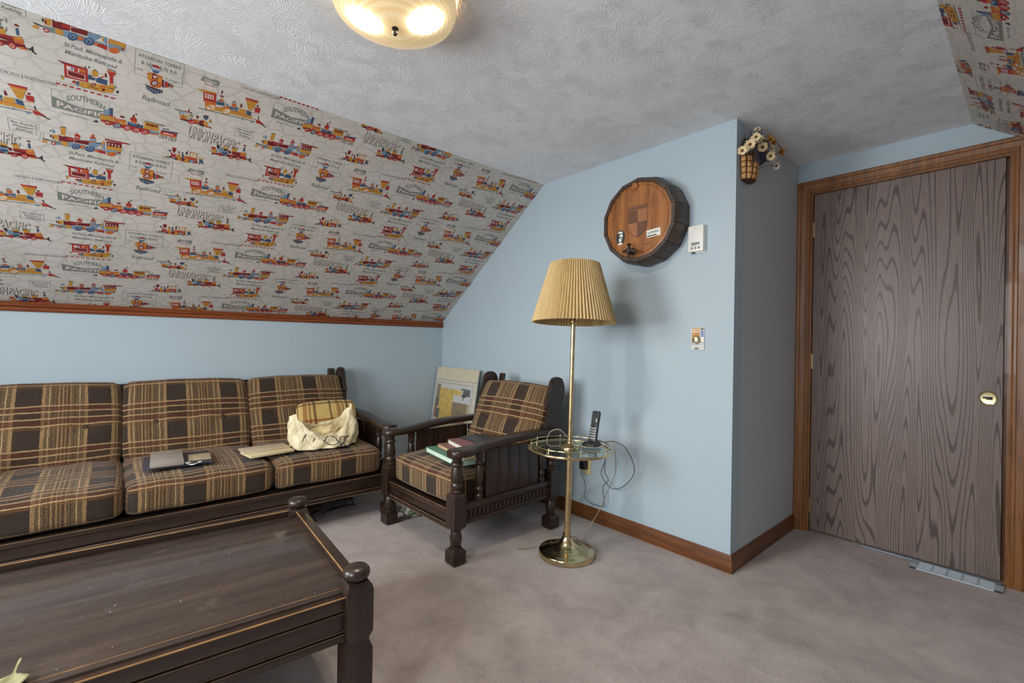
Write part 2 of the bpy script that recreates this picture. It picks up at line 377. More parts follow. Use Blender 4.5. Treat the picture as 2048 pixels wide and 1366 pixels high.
# door
dx0, dx1, dy = DX0 + .014, DX1 - .026, D + .014
g = G(); g.box((0, .02, 1.018), (dx1 - dx0, .04, 2.010), .002)
door = structure(g.build('door_1', door_m, loc=((dx0 + dx1) / 2, dy, 0)))
dc = (dx0 + dx1) / 2
mxy = M.Rotation(pi / 2, 3, 'X')
g = G(); px_ = 3.417 - dc
ov = lambda r, t: [V((px_ + r * .033 * cos(2 * pi * i / 32), -t, .874 + r * .035 * sin(2 * pi * i / 32))) for i in range(32)]
g.loop([ov(1, 0), ov(1, .0025), ov(.93, .004), ov(.84, .003), ov(.80, .0008), ov(.5, .0004)], cap0=False)
pull = g.build('finger_pull', brass, door); pull['label'] = 'polished brass oval finger pull'
g = G(); g.box((px_ - .002, -.0018, .876), (.034, .003, .010), .001); g.box((px_ + .004, -.002, .869), (.022, .0026, .006), .001); g.build('latch_slot', dark_m, pull)
for z in (1.812, 1.02, .158):
    g = G(); g.tube([(dx0 - dc - .004, -.006, z - .045), (dx0 - dc - .004, -.006, z + .045)], .005, 8); g.box((dx0 - dc + .001, -.001, z), (.008, .003, .088))
    g.build('hinge', brass_d, door)
# metal strip standing in for the line of light under the door
g = G(); g.box(((2.93 + DX1) / 2 - .01, D - .004, .004), (DX1 - 2.95, .012, .008), .001); structure(g.build('gap_light_strip', gap_light_m))

# ------------------------------------------------------------------ railway wallpaper
WC = {'R': srgb(172, 52, 48), 'D': srgb(116, 36, 36), 'O': srgb(198, 104, 56), 'G': srgb(198, 142, 58), 'B': srgb(66, 84, 112), 'L': srgb(122, 148, 168), 'K': srgb(66, 58, 56), 'P': srgb(226, 206, 196), 'T': srgb(126, 130, 122)}
wk = list('RDOGBLKPT')
wm = [plain('wallpaper_print_' + n_, tuple(min(1, q * PRINT) for q in WC[c][:3]) + (1,), .5, spec=.35, var=.1, scale=60) for c, n_ in zip(wk, ('red', 'dark_red', 'orange', 'gold', 'blue', 'light_blue', 'charcoal', 'pale_pink', 'grey_green'))]
MOTIFS = {
 'A': 'G-44 -32 4 -23 59 -10 81 -28 74 -39 31 -48 -23 -45;D-85 35 -64 34 1 35 1 31 -64 25;R-64 29 1 32 3 -22 -64 -27;P-57 23 -36 22 -36 9 -57 8;L-46 23 -38 22 -38 11 -46 11;P-25 25 -22 26 -22 11 -26 11;O-21 27 -4 27 -4 14 -21 13;P-56 5 -6 7 -5 -17 -47 -18 -56 -16;D-54 4 -8 5 -7 -14 -47 -15 -54 -12;K-76 -24 -67 -25 -71 -31;G-73 -32 -65 -27 -66 -39 -73 -40;B1 11 13 13 14 6 23 6 24 -5 3 -8;B26 5 38 16 43 11 59 11 58 -11 26 -11;G14 30 22 40 31 35 31 15 23 10 14 12;K13 30 22 42 33 34 22 38;K-6 43 -4 44 -3 35 -7 37;K4 47 7 47 8 38 4 40;D52 39 56 39 57 21 51 22;O39 18 48 25 49 18 40 12;K56 60 84 61 82 58 59 57;O55 49 61 55 83 55 85 50 75 47;R59 48 85 50 76 35 76 2 66 0 66 33;G64 -3 80 -1 80 -28 63 -30;K64 -17 80 -18 80 -22 64 -20;D83 -4 86 -5 85 -15 83 -14;K86 -21 95 -21 92 -35 87 -32;R-45 -40 -39 -30 -32 -30 -36 -43;B-29 -29 -23 -29 -23 -40 -34 -42;G-23 -29 1 -27 -1 -47 -12 -52 -23 -45;D25 -21 24 -25 22 -29 18 -31 15 -32 12 -30 11 -27 12 -23 15 -19 18 -17 22 -16 24 -18;P21 -23 20 -25 18 -27 16 -27 15 -25 16 -23 18 -21 20 -21;O56 -24 54 -30 51 -35 46 -39 41 -39 37 -37 36 -32 37 -26 41 -20 46 -17 51 -16 54 -19;G60 -31 59 -38 54 -44 48 -48 42 -49 38 -46 36 -41 38 -35 42 -29 48 -25 54 -24 58 -26;D53 -33 53 -36 51 -39 48 -41 45 -41 43 -40 43 -37 43 -33 45 -30 48 -28 51 -28 53 -30;G3 -34 2 -39 -1 -44 -4 -46 -7 -46 -9 -44 -10 -40 -9 -35 -7 -30 -4 -28 -1 -28 2 -30;K3 -36 31 -36 31 -39 3 -39;L-34 -42 -24 -41 -25 -49 -34 -47;T-87 -51 92 -43 92 -45 -87 -52;R-90 -58 -78 -58 -78 -64 -89 -65;R-71 -58 -59 -57 -59 -64 -70 -64;R-52 -58 -40 -57 -40 -64 -51 -64;R-32 -58 -20 -57 -20 -63 -31 -64;R-12 -58 0 -57 0 -63 -11 -64;R8 -58 20 -56 20 -63 9 -64;R28 -57 41 -56 41 -63 29 -64;R49 -57 62 -56 62 -62 50 -64;R70 -57 83 -56 83 -62 71 -64',
 'B': 'L183 122 192 131 212 134 224 123 216 112 211 104 198 102 193 113;R190 129 200 137 212 136 219 126 201 127;P187 122 201 124 221 123 220 121 199 119;B194 110 216 113 211 104 198 102;O178 93 194 101 228 98 228 57 223 45 203 40 189 46 191 61 185 64;G185 93 194 95 195 76 185 66 179 69;G213 91 226 91 226 66 216 71;D196 99 205 100 214 80 195 76;P199 91 209 91 209 82 199 82;O218 64 216 54 212 45 205 40 198 40 192 44 190 53 191 62 196 71 203 76 210 77 215 72;D216 64 215 57 211 51 205 47 199 46 195 49 193 55 194 62 198 68 204 72 209 73 214 70;P212 62 212 58 209 54 205 51 201 51 198 52 197 56 198 60 200 64 204 67 208 68 211 66;L210 61 209 57 205 54 202 54 200 57 201 61 205 64 208 64;D226 83 232 86 236 50 229 53;L233 84 237 84 239 53 236 51;R237 82 247 80 249 59 239 53;K248 79 266 72 265 63 250 62;O253 73 264 69 263 64 254 65;K173 42 189 40 233 37 231 32 181 33;B177 32 207 32 233 33 232 24 205 11 181 22;P182 30 184 30 187 18 186 19;P191 30 193 29 195 19 194 19;P200 29 201 29 203 19 202 19;P208 29 210 28 211 19 210 20;P217 28 219 28 219 20 218 20;P226 28 228 27 227 20 226 21',
 'C': 'G381 26 471 46 562 40 562 26 489 23 385 13;G343 94 370 97 414 101 414 96 370 88 355 89;O356 90 369 91 417 96 415 92 370 86;R370 86 416 95 421 41 375 45;O374 51 420 54 421 41 375 43;P376 84 381 84 384 62 378 63;P385 84 390 85 393 63 387 63;P393 85 399 85 401 63 395 64;P402 85 407 86 410 64 404 64;R378 75 381 75 382 72 378 72;R387 75 390 76 390 73 387 72;R395 76 399 76 399 73 396 73;R404 77 407 77 408 74 405 73;O380 42 420 44 420 34 382 30;G426 32 424 23 417 14 407 7 395 5 387 8 383 15 385 25 392 34 402 40 413 42 422 39;P420 31 419 24 413 18 406 13 398 12 391 14 389 19 390 25 395 31 403 36 411 38 417 36;G383 30 426 29 425 25 384 25;G394 45 397 46 412 5 408 3;D432 118 437 121 438 105 432 104;D428 92 436 99 443 93 443 89 430 90;L421 66 433 77 448 70 453 54 423 49;O429 75 437 81 446 75 447 68 432 66;B421 63 452 66 452 51 422 47;T456 66 467 63 466 53 459 54;O478 49 477 43 471 36 462 32 453 30 446 31 443 35 445 41 451 48 459 53 468 55 475 53;G484 36 483 27 476 19 466 13 456 11 448 14 444 21 445 30 452 38 462 44 472 46 480 43;P478 34 477 28 472 22 466 18 459 17 453 19 451 23 452 29 456 35 463 39 469 40 475 38;G445 32 487 28 486 24 446 27;T476 81 484 91 496 82 478 78;O477 76 495 79 496 62 481 58;B471 61 481 56 497 60 503 66 505 43 485 42 474 47;P483 49 503 50 504 48 483 46;D510 85 515 88 519 69 511 67;G507 61 534 65 538 40 510 38;O478 40 538 39 539 36 479 36;B538 65 558 61 560 41 541 43;R522 122 573 125 574 116 525 115;G526 114 572 116 558 71 550 66 543 71;O526 113 572 116 571 112 528 109;R567 91 589 93 590 68 569 68;D581 101 580 97 578 94 575 95 573 98 573 102 576 105 579 104;O561 62 589 66 590 64 562 60;G541 34 561 37 562 26 541 24;O562 32 599 33 599 30 563 29;R582 28 599 30 621 16 587 14;K603 20 632 8 628 5 605 15;K587 51 591 53 593 32 591 31;L524 19 534 23 534 13 525 12;L561 20 578 20 572 8 563 11;T360 8 579 21 583 18 361 3',
 'D': 'R39 -170 178 -164 235 -165 233 -180 184 -186 113 -190 42 -182;B67 -108 78 -106 78 -139 68 -139;L50 -125 67 -114 68 -141 50 -145;G35 -155 42 -151 81 -148 81 -167 39 -172;R68 -139 78 -139 78 -149 68 -147;O82 -150 120 -146 121 -167 84 -170;G101 -158 121 -157 120 -170 98 -174;R82 -142 86 -142 85 -153 82 -154;R99 -131 114 -129 114 -136 101 -134;K100 -135 115 -135 114 -140 102 -140;O99 -148 119 -149 119 -155 99 -154;R134 -129 148 -120 156 -130 155 -142 134 -139;O134 -139 156 -141 155 -150 136 -149;D148 -115 147 -120 145 -122 142 -122 140 -118 142 -114 144 -111 147 -111;K150 -101 154 -101 155 -110 151 -109;B125 -149 155 -152 158 -169 127 -167;L131 -151 153 -155 153 -159 131 -156;P166 -135 172 -120 176 -144 174 -149 166 -148;B164 -151 178 -151 177 -168 165 -168;K158 -149 164 -149 163 -169 157 -167;G181 -125 251 -123 251 -129 229 -131 233 -161 183 -164;T181 -125 250 -122 250 -128 182 -129;D187 -135 199 -135 199 -145 188 -145;D201 -135 214 -134 213 -145 201 -145;D215 -134 227 -134 227 -143 216 -144;L198 -165 235 -165 232 -175 205 -178;O208 -180 235 -174 231 -181 208 -186;R239 -155 297 -147 297 -170 238 -171;O238 -166 296 -164 296 -173 239 -175;B241 -149 304 -142 297 -150 243 -154;K245 -140 267 -136 267 -140 247 -144;P250 -160 285 -160 285 -164 250 -165;K15 -193 27 -179 33 -192;R53 -182 73 -179 72 -190 55 -192;P56 -177 69 -176 67 -181 57 -182;K56 -172 67 -171 70 -177 57 -177;B106 -178 104 -185 100 -192 93 -196 86 -197 81 -194 79 -188 81 -181 86 -175 92 -170 99 -170 104 -172;P101 -180 100 -184 97 -189 93 -191 89 -192 86 -190 84 -186 85 -182 88 -178 92 -175 97 -175 100 -176;B99 -181 97 -186 93 -190 88 -189 86 -186 88 -180 93 -177 97 -177;P95 -182 94 -184 93 -185 91 -185 90 -184 91 -182 93 -181 94 -181;R139 -178 138 -185 133 -192 127 -196 120 -197 115 -193 114 -187 115 -180 120 -173 126 -169 133 -169 137 -172;P135 -180 134 -184 131 -188 127 -191 123 -191 120 -189 118 -186 119 -181 122 -177 126 -174 130 -174 133 -176;R133 -180 131 -186 127 -189 122 -189 120 -185 122 -180 126 -176 131 -176;P129 -182 128 -184 127 -185 125 -185 124 -183 125 -181 126 -180 128 -180;R169 -177 167 -184 163 -191 156 -196 149 -196 143 -193 141 -187 143 -180 148 -173 155 -168 162 -168 167 -171;P164 -179 163 -183 160 -188 155 -190 151 -191 148 -189 147 -185 148 -181 151 -176 155 -174 159 -173 162 -175;R162 -179 160 -185 155 -189 150 -189 148 -185 150 -179 155 -175 160 -175;P158 -181 157 -183 155 -184 153 -184 153 -183 153 -181 155 -180 157 -180;R198 -177 197 -185 192 -191 186 -195 179 -196 174 -193 172 -187 173 -180 178 -173 184 -169 191 -168 196 -171;P193 -179 192 -184 190 -188 186 -190 181 -191 178 -189 177 -185 178 -181 181 -177 185 -174 189 -174 192 -176;R192 -180 190 -185 185 -189 181 -189 179 -185 180 -179 185 -176 189 -176;P187 -181 187 -183 185 -185 184 -184 183 -183 183 -181 185 -180 187 -180;T250 -182 249 -186 246 -190 243 -192 239 -192 236 -190 235 -187 236 -183 238 -179 242 -176 245 -176 248 -178;P246 -183 245 -186 243 -188 240 -188 239 -185 240 -183 242 -181 244 -181;T263 -181 262 -186 260 -190 256 -192 252 -192 250 -190 248 -187 249 -182 251 -179 255 -176 259 -176 262 -178;P259 -183 258 -186 256 -188 253 -187 252 -185 253 -182 255 -180 258 -181;T283 -181 282 -186 280 -189 276 -192 272 -192 269 -190 268 -187 269 -182 271 -178 275 -176 279 -176 282 -178;P279 -183 278 -186 276 -188 273 -187 272 -185 273 -182 275 -180 278 -180;T296 -182 295 -187 293 -191 289 -193 285 -193 282 -191 281 -188 282 -183 284 -180 288 -177 292 -177 295 -179;P292 -184 291 -187 289 -189 286 -189 285 -186 286 -183 288 -181 291 -182',
 'E': 'D301 -68 336 -64 372 -64 403 -67 404 -75 370 -74 338 -77 302 -73;K274 -30 295 -30 328 -26 328 -29 295 -34 282 -34;L294 -37 324 -34 325 -47 297 -51;P302 -40 308 -40 309 -48 303 -48;P313 -38 323 -38 324 -45 314 -47;G299 -50 327 -48 328 -64 301 -68;O305 -50 316 -50 317 -64 306 -65;K309 -70 329 -68 328 -75 310 -75;D326 -14 331 -13 331 -32 327 -32;O315 -24 328 -25 328 -29 315 -26;K333 -25 340 -24 342 -29 334 -31;G331 -39 343 -37 344 -47 331 -48;T333 -34 345 -35 346 -47 343 -48;L331 -52 344 -51 344 -58 331 -60;R354 -66 353 -73 350 -80 344 -83 338 -84 333 -81 331 -75 332 -68 336 -61 341 -57 347 -57 352 -60;P349 -68 349 -72 347 -75 343 -77 340 -78 337 -76 336 -73 336 -69 339 -66 342 -63 345 -63 348 -65;R347 -66 347 -70 345 -73 342 -75 339 -75 337 -73 336 -71 337 -67 338 -64 341 -63 344 -62 346 -64;O350 -54 364 -51 366 -67 352 -69;D357 -39 360 -30 366 -35 366 -46 359 -46;O362 -56 370 -55 370 -69 364 -69;D371 -52 384 -50 385 -64 372 -65;R381 -45 387 -45 388 -64 383 -64;G387 -49 401 -51 404 -73 389 -69;B381 -29 385 -20 400 -19 402 -29 396 -42 389 -40;D385 -20 400 -18 399 -23 385 -24;P377 -37 381 -33 390 -41 381 -43;G405 -35 410 -31 416 -42 413 -49 406 -47;K411 -41 416 -42 415 -48 411 -47;O395 -70 410 -69 410 -77 397 -79;K410 -68 423 -78 412 -78;K381 -72 380 -75 379 -78 377 -79 375 -79 373 -78 373 -75 373 -72 374 -70 376 -68 378 -68 380 -70;K390 -73 390 -76 388 -78 386 -79 383 -80 381 -79 380 -77 381 -74 382 -72 385 -71 387 -70 389 -71',
 'F': 'D437 -201 502 -192 578 -182 581 -196 547 -203 500 -206 440 -210;R428 -173 447 -170 451 -180 436 -184;G436 -185 451 -180 454 -201 436 -196;K425 -194 436 -194 437 -197 427 -197;D446 -207 446 -210 444 -212 442 -214 439 -214 437 -213 436 -210 437 -207 438 -205 440 -203 443 -203 445 -204;O437 -199 454 -199 454 -203 444 -205;T451 -181 456 -181 458 -203 454 -201;K450 -153 458 -151 466 -161 460 -180 454 -171;L462 -165 479 -159 498 -162 500 -186 464 -195;G476 -156 499 -155 501 -170 479 -170;K480 -166 499 -166 499 -175 482 -178;B477 -186 500 -182 501 -194 488 -204 479 -200;T489 -198 501 -192 497 -207 490 -206;D499 -169 511 -170 513 -184 504 -187;D515 -170 551 -165 552 -187 517 -186;R517 -173 550 -169 551 -173 517 -177;G513 -147 528 -142 534 -154 534 -167 516 -169;K514 -146 529 -142 529 -147 515 -151;O550 -164 573 -157 577 -175 574 -185 553 -185;G556 -165 572 -160 573 -167 558 -173;B559 -131 566 -129 567 -154 560 -155;D556 -120 562 -115 569 -121 566 -125 557 -123;O561 -197 581 -192 582 -202 565 -204;D576 -192 584 -191 585 -195 578 -197;K593 -194 592 -197 590 -199 587 -199 585 -196 586 -193 588 -191 591 -191;K591 -190 599 -178 600 -199 607 -204 606 -209 595 -202;R478 -200 478 -205 476 -210 473 -212 469 -212 466 -209 465 -205 465 -200 467 -195 470 -193 473 -193 476 -196;R556 -197 555 -203 553 -209 548 -212 543 -212 539 -209 537 -204 537 -197 540 -192 544 -189 549 -189 553 -192;P552 -199 552 -202 550 -205 547 -207 544 -207 542 -205 541 -202 541 -199 543 -196 545 -194 548 -194 550 -195;R550 -199 549 -203 547 -205 544 -204 542 -202 543 -198 545 -196 548 -196;R526 -201 526 -206 523 -211 518 -213 513 -214 509 -212 507 -208 507 -203 510 -198 515 -196 520 -195 524 -197;P521 -203 520 -206 517 -209 514 -208 512 -206 513 -203 516 -200 519 -201;D520 -203 519 -206 517 -207 515 -207 514 -205 514 -203 516 -201 518 -202',
 'G': 'L-112 -331 -42 -318 59 -321 109 -314 106 -327 32 -340 -48 -343 -113 -345;G-83 -253 -67 -252 -69 -292 -83 -293;K-86 -252 -67 -250 -65 -253 -85 -255;L-109 -278 -106 -271 -99 -282 -101 -293 -108 -291;K-115 -279 -111 -282 -113 -289 -115 -287;K-115 -303 -110 -303 -112 -317 -116 -314;G-110 -301 -90 -296 -92 -320 -109 -323;D-108 -307 -103 -308 -105 -319 -109 -319;D-89 -294 -81 -299 -67 -294 -43 -295 -43 -300 4 -292 2 -314 -42 -315 -65 -321 -90 -323;R-64 -298 -44 -298 -44 -307 -64 -310;P-91 -290 -90 -289 -90 -323 -92 -324;P-43 -300 -42 -299 -42 -316 -44 -315;R-41 -276 -34 -266 -24 -277 -26 -296 -41 -297;O-42 -278 -34 -267 -22 -276 -34 -271;P-39 -284 -28 -285 -28 -288 -39 -288;K-140 -327 -132 -327 -115 -330 -116 -335 -134 -332;T-115 -328 -84 -324 -86 -333 -114 -334;G-144 -347 -134 -334 -125 -336 -125 -347;R-116 -337 -99 -335 -100 -348 -110 -351;P-110 -339 -103 -339 -104 -346 -110 -345;T-99 -335 -86 -333 -86 -340 -97 -344;G-83 -325 -65 -321 -61 -334 -64 -342 -83 -342;L7 -280 26 -275 24 -288 5 -290;R6 -273 17 -262 27 -274 5 -277;O10 -262 15 -251 23 -262 9 -267;O5 -292 26 -287 21 -298 5 -299;L3 -300 42 -286 44 -297 21 -322 2 -314;B24 -292 45 -287 45 -293 24 -297;O-23 -323 -7 -322 -13 -338 -25 -338;O21 -327 47 -325 44 -336 21 -339;R32 -328 57 -326 58 -343 30 -340;G42 -295 49 -272 54 -284 50 -312 44 -316;L47 -289 57 -293 57 -321 47 -315;R54 -263 137 -261 134 -266 55 -269;D55 -261 135 -259 135 -261 55 -265;D61 -272 109 -267 110 -294 62 -296;G62 -296 110 -291 109 -314 60 -316;L62 -313 99 -312 98 -322 62 -325;O93 -329 91 -336 86 -342 78 -347 70 -347 64 -345 62 -339 64 -333 70 -326 77 -322 85 -321 91 -323;R96 -318 107 -312 104 -323 98 -322;P56 -274 58 -273 61 -342 58 -343;P66 -280 70 -280 69 -291 66 -291;P77 -279 81 -279 80 -290 77 -290;P88 -279 91 -279 91 -290 88 -290;P98 -279 102 -278 102 -290 99 -289;B-24 -329 -26 -337 -31 -345 -38 -349 -45 -350 -50 -346 -51 -339 -49 -330 -44 -323 -37 -319 -31 -318 -26 -322;L-29 -330 -30 -335 -33 -339 -38 -342 -42 -342 -45 -340 -46 -336 -45 -331 -42 -326 -37 -323 -33 -323 -30 -325;B-32 -332 -34 -337 -38 -340 -42 -340 -43 -336 -42 -331 -38 -328 -34 -328;B21 -327 19 -335 14 -343 6 -347 -1 -348 -7 -344 -9 -337 -7 -328 -1 -321 6 -316 14 -316 19 -320;L15 -328 14 -333 11 -337 6 -340 2 -340 -2 -338 -3 -334 -1 -328 2 -324 6 -321 11 -321 14 -323;B12 -330 10 -335 6 -338 2 -337 0 -334 2 -329 6 -326 10 -326',
 'H': 'D281 -273 335 -271 386 -269 387 -283 356 -288 307 -291 282 -286;R286 -229 290 -224 301 -225 302 -237 297 -252 292 -253 288 -244;D287 -233 301 -231 296 -253 292 -252;K275 -241 283 -243 284 -250 275 -252;R280 -254 299 -260 302 -256 302 -284 289 -279;L289 -279 302 -277 301 -286 289 -286;P288 -255 299 -258 299 -261 288 -258;K256 -286 270 -284 281 -285 281 -290 257 -291;T270 -277 274 -273 281 -279 281 -288 271 -287;O256 -287 274 -286 274 -290 259 -291;G306 -256 317 -253 322 -267 326 -287 312 -292 306 -275;D310 -240 314 -237 317 -248 310 -249;O307 -270 321 -272 320 -276 307 -275;K307 -280 322 -281 321 -284 308 -283;K323 -241 328 -238 330 -257 330 -275 327 -271;B326 -256 333 -255 333 -273 329 -274;K337 -239 342 -232 344 -221 345 -223 346 -246 338 -247;O334 -256 353 -254 385 -256 385 -270 336 -276;R349 -262 383 -260 383 -266 349 -268;G352 -227 390 -226 390 -230 353 -231;G353 -230 356 -228 358 -253 355 -254;P358 -233 366 -233 368 -252 359 -252;P368 -233 377 -233 379 -251 370 -252;G365 -232 368 -232 371 -254 368 -253;G378 -233 382 -231 383 -255 380 -255;G354 -281 353 -286 351 -290 346 -293 342 -293 338 -291 337 -286 337 -282 340 -277 344 -274 349 -274 353 -276;L357 -272 383 -274 382 -288 358 -287;R369 -279 383 -276 383 -285 369 -285;B392 -257 407 -258 409 -279 395 -274;G390 -251 409 -250 408 -256 392 -256;K408 -272 414 -273 411 -278 406 -279;K398 -280 398 -283 395 -285 392 -284 391 -282 392 -279 394 -277 397 -277',
}

def glyphs(text, size, shear=0.0, bold=0.0, sp=1.0):
    cu = bpy.data.curves.new('lettering', 'FONT'); cu.body = text; cu.size = size; cu.shear = shear; cu.offset = bold; cu.space_character = sp; cu.resolution_u = 2
    ob = bpy.data.objects.new('lettering', cu); me = bpy.data.meshes.new_from_object(ob)
    v = [tuple(p.co[:2]) for p in me.vertices]; f = [[v[i] for i in p.vertices] for p in me.polygons]
    bpy.data.objects.remove(ob); bpy.data.curves.remove(cu); bpy.data.meshes.remove(me); return f
def width(fs): return max(p[0] for f in fs for p in f)
tile = []   # (layer, material, polygon) in metres about the red engine
def put_text(text, x, y, w, size, mat='T', shear=0, bold=0, ang=0, layer=2, fn=None, sy=1.0):
    fs = glyphs(text, size, shear, bold); k = w / width(fs)
    for f in fs:
        q = [(a * k, b * sy) for a, b in f]
        if fn: q = [fn(*p) for p in q]
        q = [(x + a * cos(ang) - b * sin(ang), y + a * sin(ang) + b * cos(ang)) for a, b in q]
        tile.append((layer, mat, q))
def frame(x0, y0, x1, y1, t=.0012, mat='T'):
    for a in ((x0, y0, x1, y0 + t), (x0, y1 - t, x1, y1), (x0, y0, x0 + t, y1), (x1 - t, y0, x1, y1)):
        tile.append((1, mat, [(a[0], a[1]), (a[2], a[1]), (a[2], a[3]), (a[0], a[3])]))
# railway names between the engines
put_text('St.Paul, Minneapolis &', -.063, .098, .165, .022, 'T', .25, .0003)
put_text('Manitoba Railroad', -.062, .070, .150, .022, 'T', .25, .0003)
put_text('CHICAGO & NORTHWESTERN', -.236, -.080, .150, .020, 'T', .1, 0, .02)
for dx, dy, m_, ly in ((.004, -.003, 'T', 1), (.0025, -.0015, 'T', 1.3), (0, 0, 'P', 2)):
    put_text('UNION', .333 + dx, -.148 + dy, .092, .078, m_, 0, .003 if m_ == 'T' else .0005, -.06, ly, sy=1.05)
    put_text('PACIFIC', .430 + dx, -.143 + dy, .104, .066, m_, 0, .003 if m_ == 'T' else .0005, -.08, ly, sy=1.0)
frame(.139, .074, .295, .179)
put_text('ATCHISON, TOPEKA', .149, .150, .136, .020, 'T', 0, .0004)
put_text('& SANTA FE R.R.', .158, .124, .118, .020, 'T', 0, .0004)
put_text('THE', .146, .094, .020, .012); put_text('Line', .238, .088, .038, .018)
put_text('Railroad', .166, -.028, .096, .032, 'T', .2, .0005)
frame(-.232, -.320, -.154, -.266)
put_text('Rio Grande', -.226, -.284, .066, .014, 'T', .25, .0003); put_text('Western', -.222, -.299, .058, .014, 'T', .25, .0003); put_text('Railway', -.214, -.314, .052, .014, 'T', .25, .0003)
frame(-.104, -.172, .067, -.092, .001)
tile.append((1, 'T', [(-.104, -.122), (-.02, -.142), (.067, -.128), (.067, -.170), (-.104, -.170)]))
put_text('PACIFIC', -.092, -.162, .150, .040, 'P', 0, .0008, 0, 3, lambda a, b: (a, b * (1 - .5 * sin(pi * a / .15))))
put_text('SOUTHERN', -.062, -.128, .115, .034, 'T', 0, .0005, 0, 2, lambda a, b: (a, b + .018 * sin(pi * a / .115)))
put_text('Sunset Route', -.080, -.190, .080, .012, 'T', .2)
put_text('Union', .366, .140, .044, .014, 'P', .1, .0004, 0, 3); put_text('Pacific', .366, .122, .050, .014, 'T', .1, .0004)
tile.append((1, 'T', [(.353, .134), (.362, .158), (.386, .152), (.410, .158), (.422, .154), (.418, .132), (.386, .138)]))
tile.append((1, 'P', [(.354, .132), (.386, .136), (.418, .130), (.412, .116), (.386, .106), (.362, .114)]))
for m_, q in (('G', [-.03, -.02, .05, -.045, .06, -.02, -.02, .0]),):
    pass
for nm, st in MOTIFS.items():
    for k, pc in enumerate(st.split(';')):
        q = [float(a) / 1000 for a in pc[1:].split()]
        tile.append((4 + k * .35, pc[0], list(zip(q[0::2], q[1::2]))))
def clip(poly, x0, y0, x1, y1):
    for ax, lim, sg in ((0, x0, 1), (0, x1, -1), (1, y0, 1), (1, y1, -1)):
        out = []
        for i, p in enumerate(poly):
            q = poly[i - 1]; a = sg * (q[ax] - lim); b = sg * (p[ax] - lim)
            if (a >= 0) != (b >= 0):
                t = a / (a - b); out.append((q[0] + t * (p[0] - q[0]), q[1] + t * (p[1] - q[1])))
            if b >= 0: out.append(p)
        poly = out
        if len(poly) < 3: return None
    return poly
LS = math.hypot(S, H - T)
def wallpaper(name, x0, x1, ox, oy, fn, back):
    """fn(x, y, h): paper metres along and up the slope, h above the paper"""
    vs, fs, ms, uvs = [], [], [], []
    def add(poly, h, mi):
        b = len(vs); vs.extend(fn(x, y, h) for x, y in poly); fs.append(list(range(b, b + len(poly)))); ms.append(mi); uvs.extend(poly)
    add([(x0, 0), (x1, 0), (x1, LS), (x0, LS)], 0, 0)
    nb = len(vs)
    for p in back: vs.append(p)
    fs += [[nb + i for i in f] for f in ((0, 1, 2, 3), (4, 5, 1, 0), (5, 6, 2, 1), (6, 7, 3, 2), (7, 4, 0, 3))]; ms += [0] * 5
    uvs.extend([(0, 0)] * 20)
    i0 = int((x0 - ox) / .7425) - 2; i1 = int((x1 - ox) / .7425) + 2
    for i in range(i0, i1 + 1):
        for j in range(-4, 5):
            cx, cy = ox + .7425 * i, oy - .476 * j - (.238 if i % 2 else 0)
            if cy < -.5 or cy > LS + .5: continue
            for L_, mk, pl in tile:
                q = [(a + cx, b + cy) for a, b in pl]
                if min(p[0] for p in q) < x0 or max(p[0] for p in q) > x1 or min(p[1] for p in q) < 0 or max(p[1] for p in q) > LS:
                    q = clip(q, x0, 0, x1, LS)
                    if not q: continue
                add(q, .0003 + .00003 * L_, 1 + wk.index(mk))
    me = bpy.data.meshes.new(name); me.from_pydata(vs, [], fs)
    for m in [paper] + wm: me.materials.append(m)
    me.polygons.foreach_set('material_index', ms)
    uvl = me.uv_layers.new(name='UVMap'); uvl.data.foreach_set('uv', [c for p in uvs for c in p])
    o = bpy.data.objects.new(name, me); COL.objects.link(o); return structure(o)
eL = V((S, 0, H - T)).normalized(); nL = V((H - T, 0, -S)).normalized()
fL = lambda x, y, h: V((0, x, T)) + eL * y + nL * h
wallpaper('wall_left_slope', BK, 0.0, -2.368, 1.394, fL, [fL(x, y, -.08) for x, y in ((BK, 0), (0, 0), (0, LS), (BK, LS))] + [fL(x, y, -.0005) for x, y in ((BK, 0), (0, 0), (0, LS), (BK, LS))])
eR = V((-S, 0, H - T)).normalized(); nR = V((-(H - T), 0, -S)).normalized()
fR = lambda x, y, h: V((RW, -x, T)) + eR * y + nR * h
wallpaper('wall_right_slope', -D, -BK, -.52, 1.335, fR, [fR(x, y, -.08) for x, y in ((-D, 0), (-BK, 0), (-BK, LS), (-D, LS))] + [fR(x, y, -.0005) for x, y in ((-D, 0), (-BK, 0), (-BK, LS), (-D, LS))])

